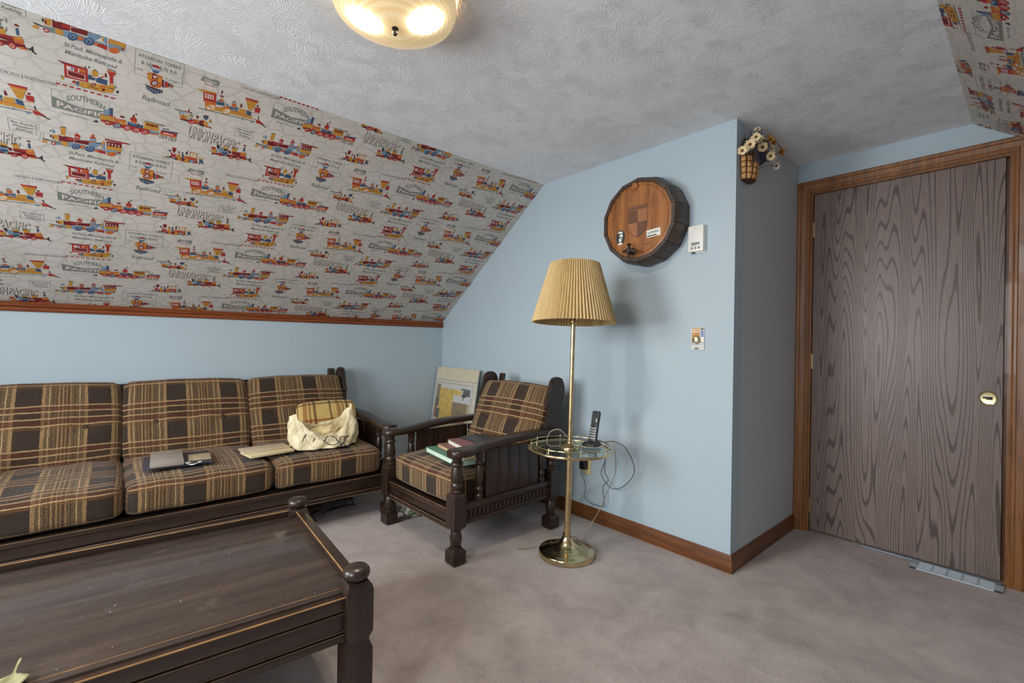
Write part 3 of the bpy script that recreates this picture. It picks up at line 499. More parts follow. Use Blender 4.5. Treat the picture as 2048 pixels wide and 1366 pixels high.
# ------------------------------------------------------------------ plaid seating in dark turned wood
def cushion(name, w, d, t, parent, mat, r=.05, crown=.02, n=14, loc=(0, 0, 0), rot=(0, 0, 0), uo=(0, 0), dimples=(), sag=0.0, seed=0):
    """rounded pad, top face +z, front edge -y; the cloth runs over the front without a break"""
    bm = bmesh.new(); bmesh.ops.create_cube(bm, size=2.0); bmesh.ops.subdivide_edges(bm, edges=bm.edges[:], cuts=n, use_grid_fill=True)
    uvl = bm.loops.layers.uv.new('UVMap'); h = V((w / 2, d / 2, t / 2)); rr = min(r, t / 2 - .004)
    rnd = random.Random(seed); ph = [rnd.uniform(0, 6.28) for _ in range(6)]
    org = {}
    for v in bm.verts:
        p = V((v.co.x * h.x, v.co.y * h.y, v.co.z * h.z)); org[v] = p.copy()
        c = V([max(-(h[i] - rr), min(h[i] - rr, p[i])) for i in range(3)])
        q = p - c
        q = c + (q.normalized() * rr if q.length > 1e-9 else q)
        a, b = q.x / h.x, q.y / h.y
        z = crown * max(0, 1 - a * a) * max(0, 1 - b * b)
        q.z += z if v.co.z > 0 else -z * .35
        q.x += .010 * (q.x / h.x) * max(0, 1 - b * b); q.y += .012 * b * max(0, 1 - a * a)
        q.z += .003 * sin(9 * q.x / w * 2 + ph[0]) * sin(7 * q.y / d * 2 + ph[1]) + .002 * sin(23 * q.x + ph[2]) * sin(19 * q.y + ph[3])
        q.z -= sag * max(0, 1 - a * a) * max(0, 1 - b * b)
        for dx, dy_ in dimples:
            rr2 = ((q.x - dx) ** 2 + (q.y - dy_) ** 2); 
            if v.co.z > 0: q.z -= .020 * math.exp(-rr2 / .0011)
        v.co = q
    for f in bm.faces:
        nn = f.normal if f.normal.length else f.calc_center_median()
        cz = sum((org[v] for v in f.verts), V()) / 4; e = [abs(abs(cz[i]) - h[i]) for i in range(3)]; k = e.index(min(e))
        for l in f.loops:
            p = org[l.vert]
            if k == 2: u, vv = p.x, p.y if cz.z > 0 else p.y + .11
            elif k == 1: u, vv = p.x, (-h.y - (h.z - p.z)) if cz.y < 0 else (h.y + (h.z - p.z))
            else: u, vv = (h.x + (h.z - p.z)) * (1 if cz.x > 0 else -1), p.y
            l[uvl].uv = (u + uo[0] + 3.0, vv + uo[1] + 3.0)
        f.smooth = True
    bmesh.ops.recalc_face_normals(bm, faces=bm.faces)
    me = bpy.data.meshes.new(name); bm.to_mesh(me); bm.free(); me.materials.append(mat)
    o = bpy.data.objects.new(name, me); COL.objects.link(o); o.parent = parent; o.location = loc; o.rotation_euler = rot; return o

def chamfer_block(g, x, y, z0, z1, s, ch=.012):
    """square block of a leg, corners cut back at both ends"""
    a = s / 2; b = a - ch
    def ring(z, k): return [V((x + q * k, y + p * k, z)) for q, p in ((-a, -a), (a, -a), (a, a), (-a, a))]
    g.loop([ring(z0, .72), ring(z0 + ch, 1), ring(z1 - ch, 1), ring(z1, .72)])
def turned_leg(x, y, front=True):
    g = G(); chamfer_block(g, x, y, 0, .078, .074)
    o = (x, y, 0)
    g.lathe([(.024, .072), (.030, .078), (.030, .084), (.022, .088), (.026, .098), (.031, .118), (.030, .138), (.024, .158), (.022, .164), (.029, .168), (.029, .176), (.024, .182)], 20, o)
    zt = .352 if front else .348
    chamfer_block(g, x, y, .174, zt, .072)
    b = zt - .006
    g.lathe([(.024, b), (.031, b + .010), (.031, b + .018), (.024, b + .024), (.027, b + .030), (.031, b + .042), (.027, b + .056), (.024, b + .060), (.029, b + .066), (.031, b + .085), (.027, b + .118), (.023, b + .136), (.030, b + .142), (.032, b + .150), (.029, b + .158), (.022, b + .164), (.024, b + .172), (.026, .535), (.026, .540)], 20, o)
    return g
def spindle(x, y, z0=.292, z1=.536):
    g = G(); h = z1 - z0
    g.lathe([(.020, z0), (.022, z0 + .01), (.022, z0 + .022), (.015, z0 + .03), (.022, z0 + .04), (.023, z0 + .055), (.015, z0 + .066), (.019, z0 + .085), (.023, z0 + .12), (.019, z0 + .155), (.014, z0 + .175), (.022, z0 + .185), (.022, z0 + .195), (.015, z0 + .203), (.022, z0 + .216), (.022, z1)], 16, (x, y, 0))
    return g

def arm_mesh(sx):
    """shaped arm: rounded paddle, a scoop on the outer side, and a rising back"""
    st = [(-.392, -.018, .018, 0), (-.386, -.036, .036, 0), (-.365, -.047, .048, 0), (-.330, -.050, .054, 0), (-.300, -.050, .053, 0), (-.275, -.047, .042, 0), (-.255, -.044, .034, .001), (-.225, -.042, .030, .003), (-.17, -.041, .030, .009), (-.10, -.041, .034, .018), (-.02, -.041, .040, .026), (.08, -.042, .043, .031), (.20, -.043, .045, .032), (.32, -.043, .045, .030), (.385, -.040, .042, .028), (.392, -.036, .038, .028)]
    g = G(); rings = []
    for y, a, b, dz in st:
        a, b = (a, b) if sx > 0 else (-b, -a)
        z1 = .566 + dz; z0 = z1 - .034; e = .007
        rings.append([V((a, y, z0 + e)), V((a + e, y, z0)), V((b - e, y, z0)), V((b, y, z0 + e)), V((b, y, z1 - e)), V((b - e, y, z1)), V((a + e, y, z1)), V((a, y, z1 - e))])
    g.loop(rings); return g
WING = [(.300, .520), (.302, .58), (.306, .61), (.322, .66), (.334, .70), (.336, .722), (.312, .728), (.318, .745), (.338, .785), (.348, .81), (.352, .835), (.354, .858), (.362, .876), (.378, .890), (.400, .897), (.425, .896), (.448, .886), (.466, .866), (.474, .840), (.474, .80), (.458, .70), (.430, .62), (.404, .56), (.396, .520)]

def seating(name, ncush, label, cat, loc, rz, cw, seeds, group=None):
    hw = (.612 * ncush + (.02 * (ncush - 1) if ncush > 1 else 0) + .068) / 2
    if ncush == 3: hw = .98
    root = thing(name, label, cat, loc, rz, group)
    fy, ry = -.3475, .3475
    for sx in (-1, 1):
        turned_leg(sx * hw, fy).build('leg', dw['z'], root); turned_leg(sx * hw, ry, False).build('leg', dw['z'], root)
    # front and back rails with two run-out mouldings
    L = 2 * hw - .072
    g = G(); g.box((0, fy + .004, .2145), (L, .020, .099), .001); g.box((0, fy - .010, .254), (L, .026, .020), .004); g.box((0, fy - .006, .2165), (L, .018, .046), .004); g.box((0, fy - .010, .177), (L, .026, .024), .005)
    g.box((0, fy + .030, .250), (L, .07, .018), .002)
    for zz, yy in ((.264, fy - .0215), (.2385, fy - .0125), (.189, fy - .0215), (.1665, fy - .0215)): g.tube([(-L / 2, yy, zz), (L / 2, yy, zz)], .0020, 6, mat=1)
    g.build('front_rail', [dw['x'], worn_lit], root)
    g = G(); g.box((0, ry, .2145), (L, .026, .099), .003); g.build('rear_rail', dw['x'], root)
    g = G(); g.box((0, .02, .258), (L, .62, .012)); g.build('seat_board', dw['x'], root)
    for sx in (-1, 1):
        x = sx * hw
        g = G(); d = ry - fy - .07
        g.box((x, 0, .276), (.044, d, .034), .004); g.box((x, 0, .234), (.026, d, .054)); g.box((x, 0, .199), (.040, d, .024), .005)
        n = 22
        for i in range(n):
            y = -d / 2 + (i + .5) * d / n
            g.box((x + sx * .014, y, .236), (.014, d / n * .62, .034), .002)
        g.build('side_rail', dw['y'], root)
        g = G(); y0, y1, n = -.165, .225, 5
        for i in range(n):
            a = y0 + (y1 - y0) * i / n
            g.box((x, a + (y1 - y0) / n / 2, .414), (.020, (y1 - y0) / n - .0015, .252), .003)
        g.build('side_panel', dw['z'], root)
        spindle(x, -.205).build('spindle', dw['z'], root); spindle(x, .262).build('spindle', dw['z'], root)
        arm_mesh(sx).build('armrest', dw['y'], root, loc=(x, 0, 0), smooth=50)
        xi = sx * (hw - .026)
        g = G(); g.prism(WING, xi - .015, xi + .015, 'x')
        bmesh.ops.bevel(g.bm, geom=[e for e in g.bm.edges if abs(e.verts[0].co.x - e.verts[1].co.x) < 1e-6], offset=.004, segments=2, affect='EDGES')
        g.build('back_wing', dw['z'], root, smooth=40)
    lean = math.atan2(.10, .30)
    ns = 2 if ncush == 1 else 6
    for i in range(ns):
        x = -(hw - .072) + (2 * hw - .144) * i / (ns - 1)
        hh = .40 if i in (0, ns - 1) else .31
        g = G(); g.box((0, 0, (hh - .40) / 2), (.052, .018, hh), .008); g.build('back_slat', dw['z'], root, loc=(x, .450, .688), rot=(-lean * .62, 0, 0))
    g = G(); g.box((0, .458, .80), (2 * hw - .08, .018, .045), .004); g.box((0, .405, .56), (2 * hw - .08, .018, .05), .004); g.build('back_rail', dw['x'], root)
    for i in range(ncush):
        x = (i - (ncush - 1) / 2) * (cw + .006)
        rnd = random.Random(seeds + i)
        uo = (rnd.uniform(0, .265), .143)
        cushion('seat_cushion', cw, .645, .155, root, plaid, .040, .020, 16, (x, -.022, .353), (R(1.2), 0, R(rnd.uniform(-.8, .8))), uo, seed=seeds + i)
        bx = .165 if ncush > 1 else .14
        dm = [(-bx, -.02), (0, -.02), (bx, -.02)]
        bc = cushion('back_cushion', cw - .004, .47, .118, root, plaid, .042, .022, 18, (x, .316, .612), (R(66.5), 0, R(rnd.uniform(-.6, .6))), (uo[0] + .02, .008 + rnd.uniform(-.02, .02)), dm, seed=seeds + 40 + i)
        for a, b in dm:
            g = G(); g.lathe([(.002, .004), (.010, .0035), (.013, 0), (.010, -.003)], 12); g.build('button', plaid_btn, bc, loc=(a, b, .062))
    return root
plaid_btn = plain('brown_tuft_button', srgb(62, 44, 32), .9)
chair = seating('armchair', 1, 'dark wood armchair with brown plaid cushions and turned legs beside the brass lamp', 'armchair', (1.322, -.64, 0), R(1.4), .606, 11)
sofa = seating('sofa', 3, 'long dark wood sofa with three brown plaid seat cushions along the blue knee wall', 'sofa', (.4925, -1.91, 0), R(90), .622, 31)

# ------------------------------------------------------------------ coffee table
tb = thing('coffee_table', 'long dark wood coffee table with knobbed corner posts in front of the sofa', 'coffee table', (1.903, -2.349, 0), R(-4))
tw, tl, tz = .35, .62, .395
for sx in (-1, 1):
    for sy in (-1, 1):
        x, y = sx * tw, sy * tl
        g = G(); a = .0375
        def rg(z, k, q=a): return [V((x + i * q * k, y + j * q * k, z)) for i, j in ((-1, -1), (1, -1), (1, 1), (-1, 1))]
        g.loop([rg(0, .9), rg(.012, 1), rg(.236, 1), rg(.256, .78), rg(.262, .78), rg(.284, 1), rg(.400, 1), rg(.414, .90), rg(.422, .74)])
        leg = g.build('leg', dw['z'], tb, smooth=30)
        g = G(); g.lathe([(.022, .415), (.021, .423), (.027, .425), (.035, .431), (.0375, .440), (.0365, .450), (.030, .458), (.012, .462), (.001, .463)], 24, (x, y, 0)); g.build('knob', dw['x'], leg, smooth=60)
g = G(); g.box((0, 0, tz - .009), (2 * tw - .01, 2 * tl - .01, .018), .002); g.build('table_top', dtop, tb)
for sx in (-1, 1):
    far = sx < 0; L = 2 * tl - .07; x = sx * (tw + .004)
    g = G(); g.box((x, 0, .330), (.020, L, .120), .002)
    g.box((x + sx * .008, 0, .372), (.020, L, .034), .004); g.box((x + sx * .007, 0, .322), (.018, L, .052), .004); g.box((x + sx * .008, 0, .279), (.020, L, .022), .004)
    if far: g.box((x, 0, .403), (.030, L, .028), .005)
    for zz in (.356, .347, .2975, .289): g.tube([(x + sx * .0165, -L / 2, zz), (x + sx * .0165, L / 2, zz)], .0010, 5, mat=1)
    g.build('side_apron', [dw['y'], worn_lit], tb)
    g = G()
    if far: g.tube([(x + .0145, -L / 2, .4175), (x + .0145, L / 2, .4175)], .0022, 6)
    else:
        g.tube([(x + .016, -L / 2, .3895), (x + .016, L / 2, .3895)], .0024, 6); g.tube([(x - .030, -L / 2, tz), (x - .030, L / 2, tz)], .0012, 5)
    e = g.build('edge_bead', worn, tb); e['label'] = 'worn pale brown edge'
for sy in (-1, 1):
    y = sy * (tl + .004); L = 2 * tw - .07
    g = G(); g.box((0, y, .330), (L, .020, .120), .002); g.box((0, y + sy * .008, .372), (L, .020, .034), .004); g.box((0, y, .403), (L, .034, .028), .005); g.build('end_apron', dw['x'], tb)
    g = G(); g.tube([(-L / 2, y - sy * .0165, .4165), (L / 2, y - sy * .0165, .4165)], .0022, 6); e = g.build('edge_bead', worn, tb); e['label'] = 'worn pale brown edge'

# dried leaf on the table
g = G()
def leafp(u, v):
    L = .105 * u; w = (.030 * sin(pi * min(1, u / .66)) ** .8 if u < .66 else 0) + .0022
    return V(((v - .5) * 2 * w, L, .002 + .010 * abs(v - .5) * 2 * sin(pi * min(1, u / .66)) + .016 * u * u + .003 * sin(u * 9)))
g.grid(leafp, 26, 6)
lf = g.build('dried_leaf', plain('dried_leaf_skin', srgb(150, 144, 104), .6, var=.3, scale=50), loc=(2.252, -2.447, tz + .001), rot=(0, 0, R(79)), smooth=80)
sm = lf.modifiers.new('thick', 'SOLIDIFY'); sm.thickness = .0016
tag(lf, 'pale dried leaf lying on the coffee table', 'leaf')

# ------------------------------------------------------------------ ceiling light
CL = V((2.200, -1.617, H))
cl = thing('ceiling_light', 'round amber glass flush ceiling light with two glowing bulbs', 'ceiling light', CL)
HOTS = [(.661 * s_ * .097 + .010, .750 * s_ * .097 - .006) for s_ in (-1, 1)]
t = NT('amber_pressed_glass'); v = t.obj()
vo = t.n('TexVoronoi', {'Vector': v, 'Scale': 150.0, 'Randomness': .15}).outputs['Distance']
dots = t.ramp(vo, [(.25, (1, 1, 1, 1)), (.5, (0, 0, 0, 1))]).outputs[0]
gc = t.mix(dots, GLASS0, GLASS1)
fl_ = t.map(v, (1, 1, 0)); glow = None
for hx, hy in HOTS:   # the glass brightens towards each bulb behind it
    dd = t.n('VectorMath', {0: fl_, 1: (hx, hy, 0)}, operation='DISTANCE').outputs['Value']
    e_ = t.math('EXPONENT', t.math('MULTIPLY', t.math('SUBTRACT', dd, .058), -95.0)); e_ = t.math('MINIMUM', e_, 1.0)
    glow = e_ if glow is None else t.math('ADD', glow, e_)
t.set(color=gc, rough=.25, emit=gc, es=t.math('MULTIPLY_ADD', glow, 1.1, .36), normal=t.bump(dots, .15, .001)); glass_bowl = t.m
t = NT('glass_lit_by_bulb'); t.set(color=GLASS1, rough=.25, emit=BULBC, es=HOT); hot_m = t.m
g = G(); n = 180
pf = [(.190, -.004), (.193, -.014), (.194, -.030), (.1935, -.046), (.188, -.060)] + [(.188 * (1 - k / 62), -.060 - .050 * (1 - (1 - k / 62) ** 2.2)) for k in range(1, 62)] + [(.001, -.110)]
rings = [[V((r * cos(2 * pi * i / n), r * sin(2 * pi * i / n), z)) for i in range(n)] for r, z in pf]
g.loop(rings, cap0=False, cap1=False)
for f in g.bm.faces:
    c_ = f.calc_center_median()
    if c_.z < -.06 and any(math.hypot(c_.x - hx, c_.y - hy) < .058 for hx, hy in HOTS): f.material_index = 1
bowl = g.build('glass_bowl', [glass_bowl, hot_m], cl, smooth=80, recalc=True)
g = G(); g.lathe([(.155, -.0005), (.155, -.012), (.145, -.020), (.02, -.022), (.001, -.022)], 32); g.build('ceiling_pan', white_p, cl)
g = G(); g.lathe([(.003, -.020), (.003, -.108), (.010, -.109), (.011, -.114), (.007, -.118), (.0085, -.122), (.0085, -.127), (.005, -.132), (.001, -.133)], 16); g.build('finial', dark_m, cl)

# ------------------------------------------------------------------ brass floor lamp with a glass tray
LP = V((1.958, -.478, .0))
lamp = thing('floor_lamp', 'brass floor lamp with a round glass tray and pleated cream shade', 'floor lamp', LP)
lamp.rotation_euler = M.Rotation(R(.75), 3, V((-.750, .661, 0))).to_euler()
g = G(); g.lathe([(.140, .0015), (.145, .004), (.146, .022), (.143, .028), (.134, .030), (.128, .033), (.112, .037), (.100, .041), (.090, .040), (.080, .046), (.066, .050), (.052, .058), (.038, .072), (.028, .088), (.023, .104), (.022, .112), (.018, .114)], 48); g.build('base', brass, lamp, smooth=50)
g = G(); g.lathe([(.0165, .110), (.0165, .548)], 20); g.build('lower_pole', brass_d, lamp)
t = NT('tray_glass'); gb = t.n('BsdfGlossy', {0: (1, 1, 1, 1), 1: .05}).outputs[0]; tb_ = t.n('BsdfTransparent', {0: (.80, .90, .88, 1)}).outputs[0]
fr = t.n('LayerWeight', {0: .35}).outputs[1]; t.t.links.new(t.n('MixShader', {0: t.math('MULTIPLY_ADD', fr, .55, .05), 1: tb_, 2: gb}).outputs[0], t.out.inputs[0])
g = G(); g.lathe([(.018, .551), (.213, .551), (.213, .557), (.018, .557)], 48); g.build('glass_tray', t.m, lamp, smooth=30)
def hoop(r, z, th, n=56): return [(r * cos(2 * pi * i / n), r * sin(2 * pi * i / n), z) for i in range(n)], th
g = G(); p, th = hoop(.216, .554, .0075); g.tube(p, th, 10, closed=True); g.build('tray_rim', brass, lamp, smooth=80)
g = G(); p, th = hoop(.203, .580, .0032); g.tube(p, th, 8, closed=True)
for i in range(8):
    a = i * pi / 4 + .2; g.tube([(.207 * cos(a), .207 * sin(a), .556), (.203 * cos(a), .203 * sin(a), .580)], .003, 6); g.lathe([(.001, -.005), (.005, 0), (.001, .006)], 8, (.203 * cos(a), .203 * sin(a), .583))
g.build('tray_gallery', brass, lamp, smooth=80)
g = G(); g.lathe([(.018, .5575), (.052, .5580), (.052, .563), (.046, .570), (.030, .577), (.020, .584), (.015, .594), (.0125, .60)], 28); g.build('collar', brass, lamp, smooth=50)
g = G(); g.lathe([(.0115, .590), (.0115, 1.215)], 18); g.build('upper_pole', brass_d, lamp)
g = G(); g.lathe([(.012, 1.205), (.017, 1.212), (.017, 1.235), (.014, 1.242), (.016, 1.250), (.016, 1.30), (.010, 1.305)], 16)
for s_ in (-1, 1): g.tube(spline([(s_ * .014, 0, 1.222), (s_ * .05, 0, 1.26), (s_ * .062, 0, 1.38), (s_ * .03, 0, 1.49), (0, 0, 1.505)], 6), .0025, 6)
g.build('socket', brass_d, lamp)
t = NT('cream_pleated_cloth'); v = t.obj(); nz = t.noise(t.map(v, (60, 60, 3)), 1, 2)
sc_ = t.ramp(nz, [(.3, SHADE0), (.7, SHADE1)]).outputs[0]
t.t.links.new(t.n('MixShader', {0: .28, 1: t.n('BsdfDiffuse', {0: sc_}).outputs[0], 2: t.n('BsdfTranslucent', {0: sc_}).outputs[0]}).outputs[0], t.out.inputs[0]); shade_m = t.m
g = G(); NP = 78
def sring(r, z, inner):
    out = []
    for i in range(NP * 4):
        a = 2 * pi * i / (NP * 4); k = (0, .7, 1, .7)[i % 4]
        rr = r + (.0115 * r / .2) * (k - .5) - (.0016 if inner else 0); out.append(V((rr * cos(a), rr * sin(a), z + (.0016 * k if z < 0 else 0))))
    return out
zz = [(-.155 + .31 * k / 6) for k in range(7)]; rr_ = lambda z: .214 + (.127 - .214) * (z + .155) / .31
g.loop([sring(rr_(z), z, False) for z in zz] + [sring(rr_(z), z, True) for z in reversed(zz)] , cap0=False, cap1=False)
vsl = list(g.bm.verts)
N4 = NP * 4; g.bm.verts.ensure_lookup_table()
for i in range(N4): g.bm.faces.new((g.bm.verts[i], g.bm.verts[13 * N4 + i], g.bm.verts[13 * N4 + (i + 1) % N4], g.bm.verts[(i + 1) % N4]))
sh = g.build('lamp_shade', shade_m, lamp, smooth=50, loc=(0, 0, 1.366)); sh.rotation_euler = M.Rotation(R(-2.8), 3, V((rt.x, rt.y, 0))).to_euler()

# cordless phone standing on the tray
ph = thing('cordless_phone', 'black cordless telephone standing in its cradle on the glass lamp tray', 'telephone', LP + V((.045, .140, .561)), R(8))
g = G(); g.loop([[V((x * k, y * k, z)) for x, y in ((-.036, -.045), (.036, -.045), (.038, .02), (.026, .048), (-.026, .048), (-.038, .02))] for z, k in ((0, 1), (.004, 1.02), (.014, .95), (.022, .78))]); g.build('cradle', black_p, ph, smooth=30)
rh = (R(-14), 0, 0)
def hand(k, z): return [V((x * k, y, z)) for x, y in ((-.021, -.009), (.021, -.009), (.024, 0), (.018, .014), (-.018, .014), (-.024, 0))]
g = G(); g.loop([hand(.86, 0), hand(1, .012), hand(.98, .06), hand(.95, .11), hand(1.05, .150), hand(1.0, .166), hand(.8, .174)])
hs = g.build('handset', black_p, ph, smooth=40, loc=(0, .002, .010), rot=rh)
g = G(); g.box((0, -.0095, .128), (.030, .002, .030), .0008); g.build('screen', plain('lcd_glass', srgb(70, 74, 74), .2), hs)
for r_ in range(5):
    for c_ in range(3):
        g = G(); g.box((-.0115 + .0115 * c_, -.0098, .026 + .0135 * r_), (.0092, .0024, .0082), .001); g.build('key', grey_p, hs)

# wall socket and plug-in adapter behind the lamp
so = thing('wall_outlet', 'cream wall outlet low on the blue wall behind the brass lamp', 'outlet', (1.693, 0, .338))
g = G(); g.box((0, -.003, 0), (.070, .006, .115), .002); g.build('cover_plate', cream_p, so)
for z in (-.02, .02):
    g = G(); g.lathe([(.016, 0), (.016, .002)], 16, (0, -.0058, z), M.Rotation(pi / 2, 3, 'X')); g.build('receptacle', white_p, so)
ad = thing('power_adapter', 'small black power adapter plugged into the cream outlet', 'adapter', (1.690, -.0085, .343))
g = G(); g.box((0, -.019, 0), (.042, .036, .056), .004); g.box((0, -.039, .010), (.020, .004, .012), .001); g.box((0, -.039, -.012), (.020, .004, .012), .001); g.build('housing', black_p, ad)
cord_m = plain('grey_phone_cord', srgb(62, 68, 74), .5); gold_c = plain('clear_gold_lamp_cord', srgb(158, 144, 120), .35)
def cord(name, pts, r, m, label):
    g = G(); g.tube(spline(pts, 7), r, 7); o = g.build(name, m, smooth=80); return tag(o, label, 'cord')
cord('phone_cord', [(2.024, -.262, .571), (2.06, -.22, .575), (2.10, -.16, .53), (2.09, -.07, .40), (2.02, -.05, .30), (1.94, -.05, .255), (1.89, -.06, .28), (1.86, -.07, .335), (1.90, -.09, .41), (1.915, -.10, .45), (1.90, -.09, .36), (1.905, -.06, .30), (1.86, -.05, .25), (1.862, -.04, .17), (1.85, -.035, .128), (1.80, -.035, .118), (1.755, -.035, .120), (1.712, -.04, .145), (1.722, -.045, .20), (1.715, -.045, .25), (1.690, -.050, .29), (1.689, -.052, .318)], .0022, cord_m, 'thin grey cord looping from the telephone to the black adapter')
cord('lamp_cord', [(1.966, -.484, .612), (1.930, -.52, .655), (1.890, -.54, .640), (1.872, -.548, .60), (1.878, -.542, .566), (1.91, -.50, .5625), (1.965, -.425, .5625), (2.035, -.402, .5635), (2.080, -.368, .568), (2.105, -.335, .592), (2.128, -.318, .585), (2.128, -.30, .50), (2.06, -.21, .40), (1.99, -.18, .28), (1.935, -.18, .16), (1.905, -.20, .09), (1.895, -.24, .03), (1.905, -.30, .006), (1.905, -.345, .040), (1.900, -.385, .047), (1.875, -.43, .047), (1.845, -.480, .047), (1.815, -.53, .036), (1.795, -.56, .012), (1.775, -.60, .006), (1.750, -.64, .005)], .0022, gold_c, 'pale gold lamp cord trailing from the tray over the brass base')

# ------------------------------------------------------------------ barrel head on the wall
BX, BZ = 2.121, 1.785
ba = thing('wall_barrel', 'fourteen-sided wooden barrel head with a carved shield hung on the blue wall', 'barrel', (BX, 0, BZ))
NB = 14; a0 = pi / NB * 0 + pi / 2
def bring(r, y, off=0): return [V((r * cos(a0 + 2 * pi * (i + off) / NB), y, r * sin(a0 + 2 * pi * (i + off) / NB))) for i in range(NB)]
for i in range(NB):
    g = G(); e = .0012
    def wedge(r, y):
        o = []
        for q in (0, 1):
            a = a0 + 2 * pi * (i + q) / NB; o.append(V((r * cos(a), y, r * sin(a))))
        d = (o[1] - o[0]).normalized() * e; return o[0] + d, o[1] - d
    st = []
    for y, ro, ri in ((-.003, .240, .222), (-.055, .245, .222), (-.105, .238, .214), (-.128, .230, .207), (-.132, .228, .209)):
        p0, p1 = wedge(ro, y); q0, q1 = wedge(ri, y); st.append([p0, p1, q1, q0])
    g.loop(st); g.build('stave', barrel_dark, ba, smooth=20)
g = G(); g.loop([bring(.214, -.004), bring(.214, -.118), bring(.203, -.1245), bring(.197, -.1245)], cap0=True, cap1=False)
gr = [(.192, -.1245), (.190, -.1215), (.187, -.1215), (.185, -.1245), (.10, -.1245), (.002, -.1245)]
ring = lambda r, y, n=56: [V((r * cos(2 * pi * i / n), y, r * sin(2 * pi * i / n))) for i in range(n)]
g2 = G(); g2.loop([ring(r, y) for r, y in [(.205, -.1240)] + [(r, y - .0008) for r, y in gr]], cap0=False, cap1=True)
g.build('head_backing', barrel_face, ba, smooth=20); g2.build('barrel_head', barrel_face, ba, smooth=25)
YF = -.1255
cz = plain('carved_brown_stain', srgb(92, 56, 34), .5, var=.25, scale=120, bump=.4); cz2 = plain('light_carved_wood', srgb(150, 98, 58), .45, var=.2, scale=90)
g = G()
sxl = lambda x0, x1, z0, z1, m, y=YF: g.box(((x0 + x1) / 2, y, (z0 + z1) / 2), (x1 - x0, .0012, z1 - z0), mat=m)
def shield_pts(k, h): return [V((x * k, h, z * k)) for x, z in ((-.058, .055), (.058, .055), (.058, -.03), (.050, -.055), (.028, -.080), (0, -.095), (-.028, -.080), (-.050, -.055), (-.058, -.03))]
g.loop([shield_pts(1.04, YF + .0005), shield_pts(1.04, YF - .0006)], mat=0)
g.loop([shield_pts(1.0, YF), shield_pts(1.0, YF - .0012)], mat=1)
g.prism([(-.057, .055), (0, .055), (0, -.012), (-.057, -.012)], YF - .0024, YF, 'y', 0)
g.prism([(0, -.012), (.057, -.012), (.057, -.03), (.049, -.055), (.028, -.079), (0, -.094)], YF - .0024, YF, 'y', 0)
for k in range(8):
    for q in range(4):
        x, z = -.050 + .0062 * k, .047 - .0150 * q + (.004 if k % 2 else 0); g.box((x, YF - .0026, z), (.003, .0014, .006), mat=1)
        if x + .058 < .05: g.box((x + .058, YF - .0026, z - .068 if abs(z - .068 + .02) < .06 else -.03), (.003, .0014, .005), mat=1)
g.prism([(-.062, .062), (.062, .062), (.062, .078), (-.062, .078)], YF - .0016, YF, 'y', 0)
for k in range(9): g.box((-.054 + .0135 * k, YF - .002, .070), (.008, .0014, .008), mat=1)
g.build('carved_shield', [cz, cz2], ba, smooth=0)
g = G(); g.lathe([(.001, .0), (.020, 0), (.020, .010), (.016, .013), (.001, .013)], 24, (-.018, YF + .001, .186), M.Rotation(pi / 2, 3, 'X')); g.build('bung', barrel_face, ba)
# tap near the bottom
g = G(); ry = M.Rotation(pi / 2, 3, 'X')
g.lathe([(.020, 0), (.020, .006), (.012, .010), (.013, .030), (.010, .034), (.014, .044), (.014, .052), (.006, .056)], 16, (-.052, YF, -.150), ry)
g.lathe([(.006, -.002), (.009, .010), (.006, .022), (.012, .028), (.010, .036), (.003, .038)], 12, (-.052, YF - .040, -.148))
g.tube(spline([(-.052, YF - .036, -.154), (-.053, YF - .042, -.170), (-.053, YF - .040, -.185)], 4), [.009] * 8 + [.008], 10)
g.tube([(-.085, YF - .046, -.152), (-.052, YF - .046, -.150), (-.020, YF - .046, -.156), (.0, YF - .046, -.160)], [.007, .010, .010, .006], 10)
sp_ = g.build('spigot', plain('dark_turned_spigot', srgb(46, 34, 28), .35), ba, smooth=50, loc=(.026, 0, -.020)); sp_['label'] = 'dark turned spigot'
g = G(); ink = plain('black_sticker_ink', srgb(38, 42, 44), .5); stw = plain('white_sticker_paper', srgb(226, 224, 216), .5, var=.03)
def ovp(k, y, dx=0, dz=0): return [V((-.110 + dx + .029 * k * cos(2 * pi * i / 28), y, -.080 + dz + .042 * k * sin(2 * pi * i / 28))) for i in range(28)]
g.loop([ovp(1, YF), ovp(1, YF - .0010)], mat=0)
for x0, x1, z0, z1, sh_ in ((-.130, -.098, -.040, -.030, .6), (-.122, -.096, -.058, -.047, .3), (-.124, -.104, -.084, -.066, -.35), (-.116, -.100, -.070, -.064, .2), (-.128, -.098, -.103, -.092, 0)):
    x0 += .003; x1 += .003; z0 -= .018; z1 -= .018
    pts_ = [(x0, z0 + sh_ * .006), (x1, z0 - sh_ * .004), (x1 - .003, z1), ((x0 + x1) / 2, z1 + .004), (x0 + .003, z1 - .001)]
    g.prism(pts_, YF - .0016, YF - .0005, 'y', 1)
e = g.build('oval_sticker', [ink, stw], ba, smooth=0); e['label'] = 'black and white oval sticker'
g = G(); g.box((0, 0, 0), (.082, .0012, .040), mat=1); g.box((-.010, -.0009, -.0125), (.056, .0008, .0055), mat=0)
rnd = random.Random(3)
for k in range(13):
    x = -.033 + .0052 * k; z = .004 + rnd.uniform(-.003, .003); g.box((x, -.0009, z), (.0018, .0008, rnd.uniform(.007, .014)), rot=M.Rotation(rnd.uniform(-.6, .6), 3, 'Y'), mat=0)
    if k % 2: g.box((x + .002, -.0009, z + rnd.uniform(-.004, .005)), (.005, .0008, .0016), rot=M.Rotation(rnd.uniform(-.4, .4), 3, 'Y'), mat=0)
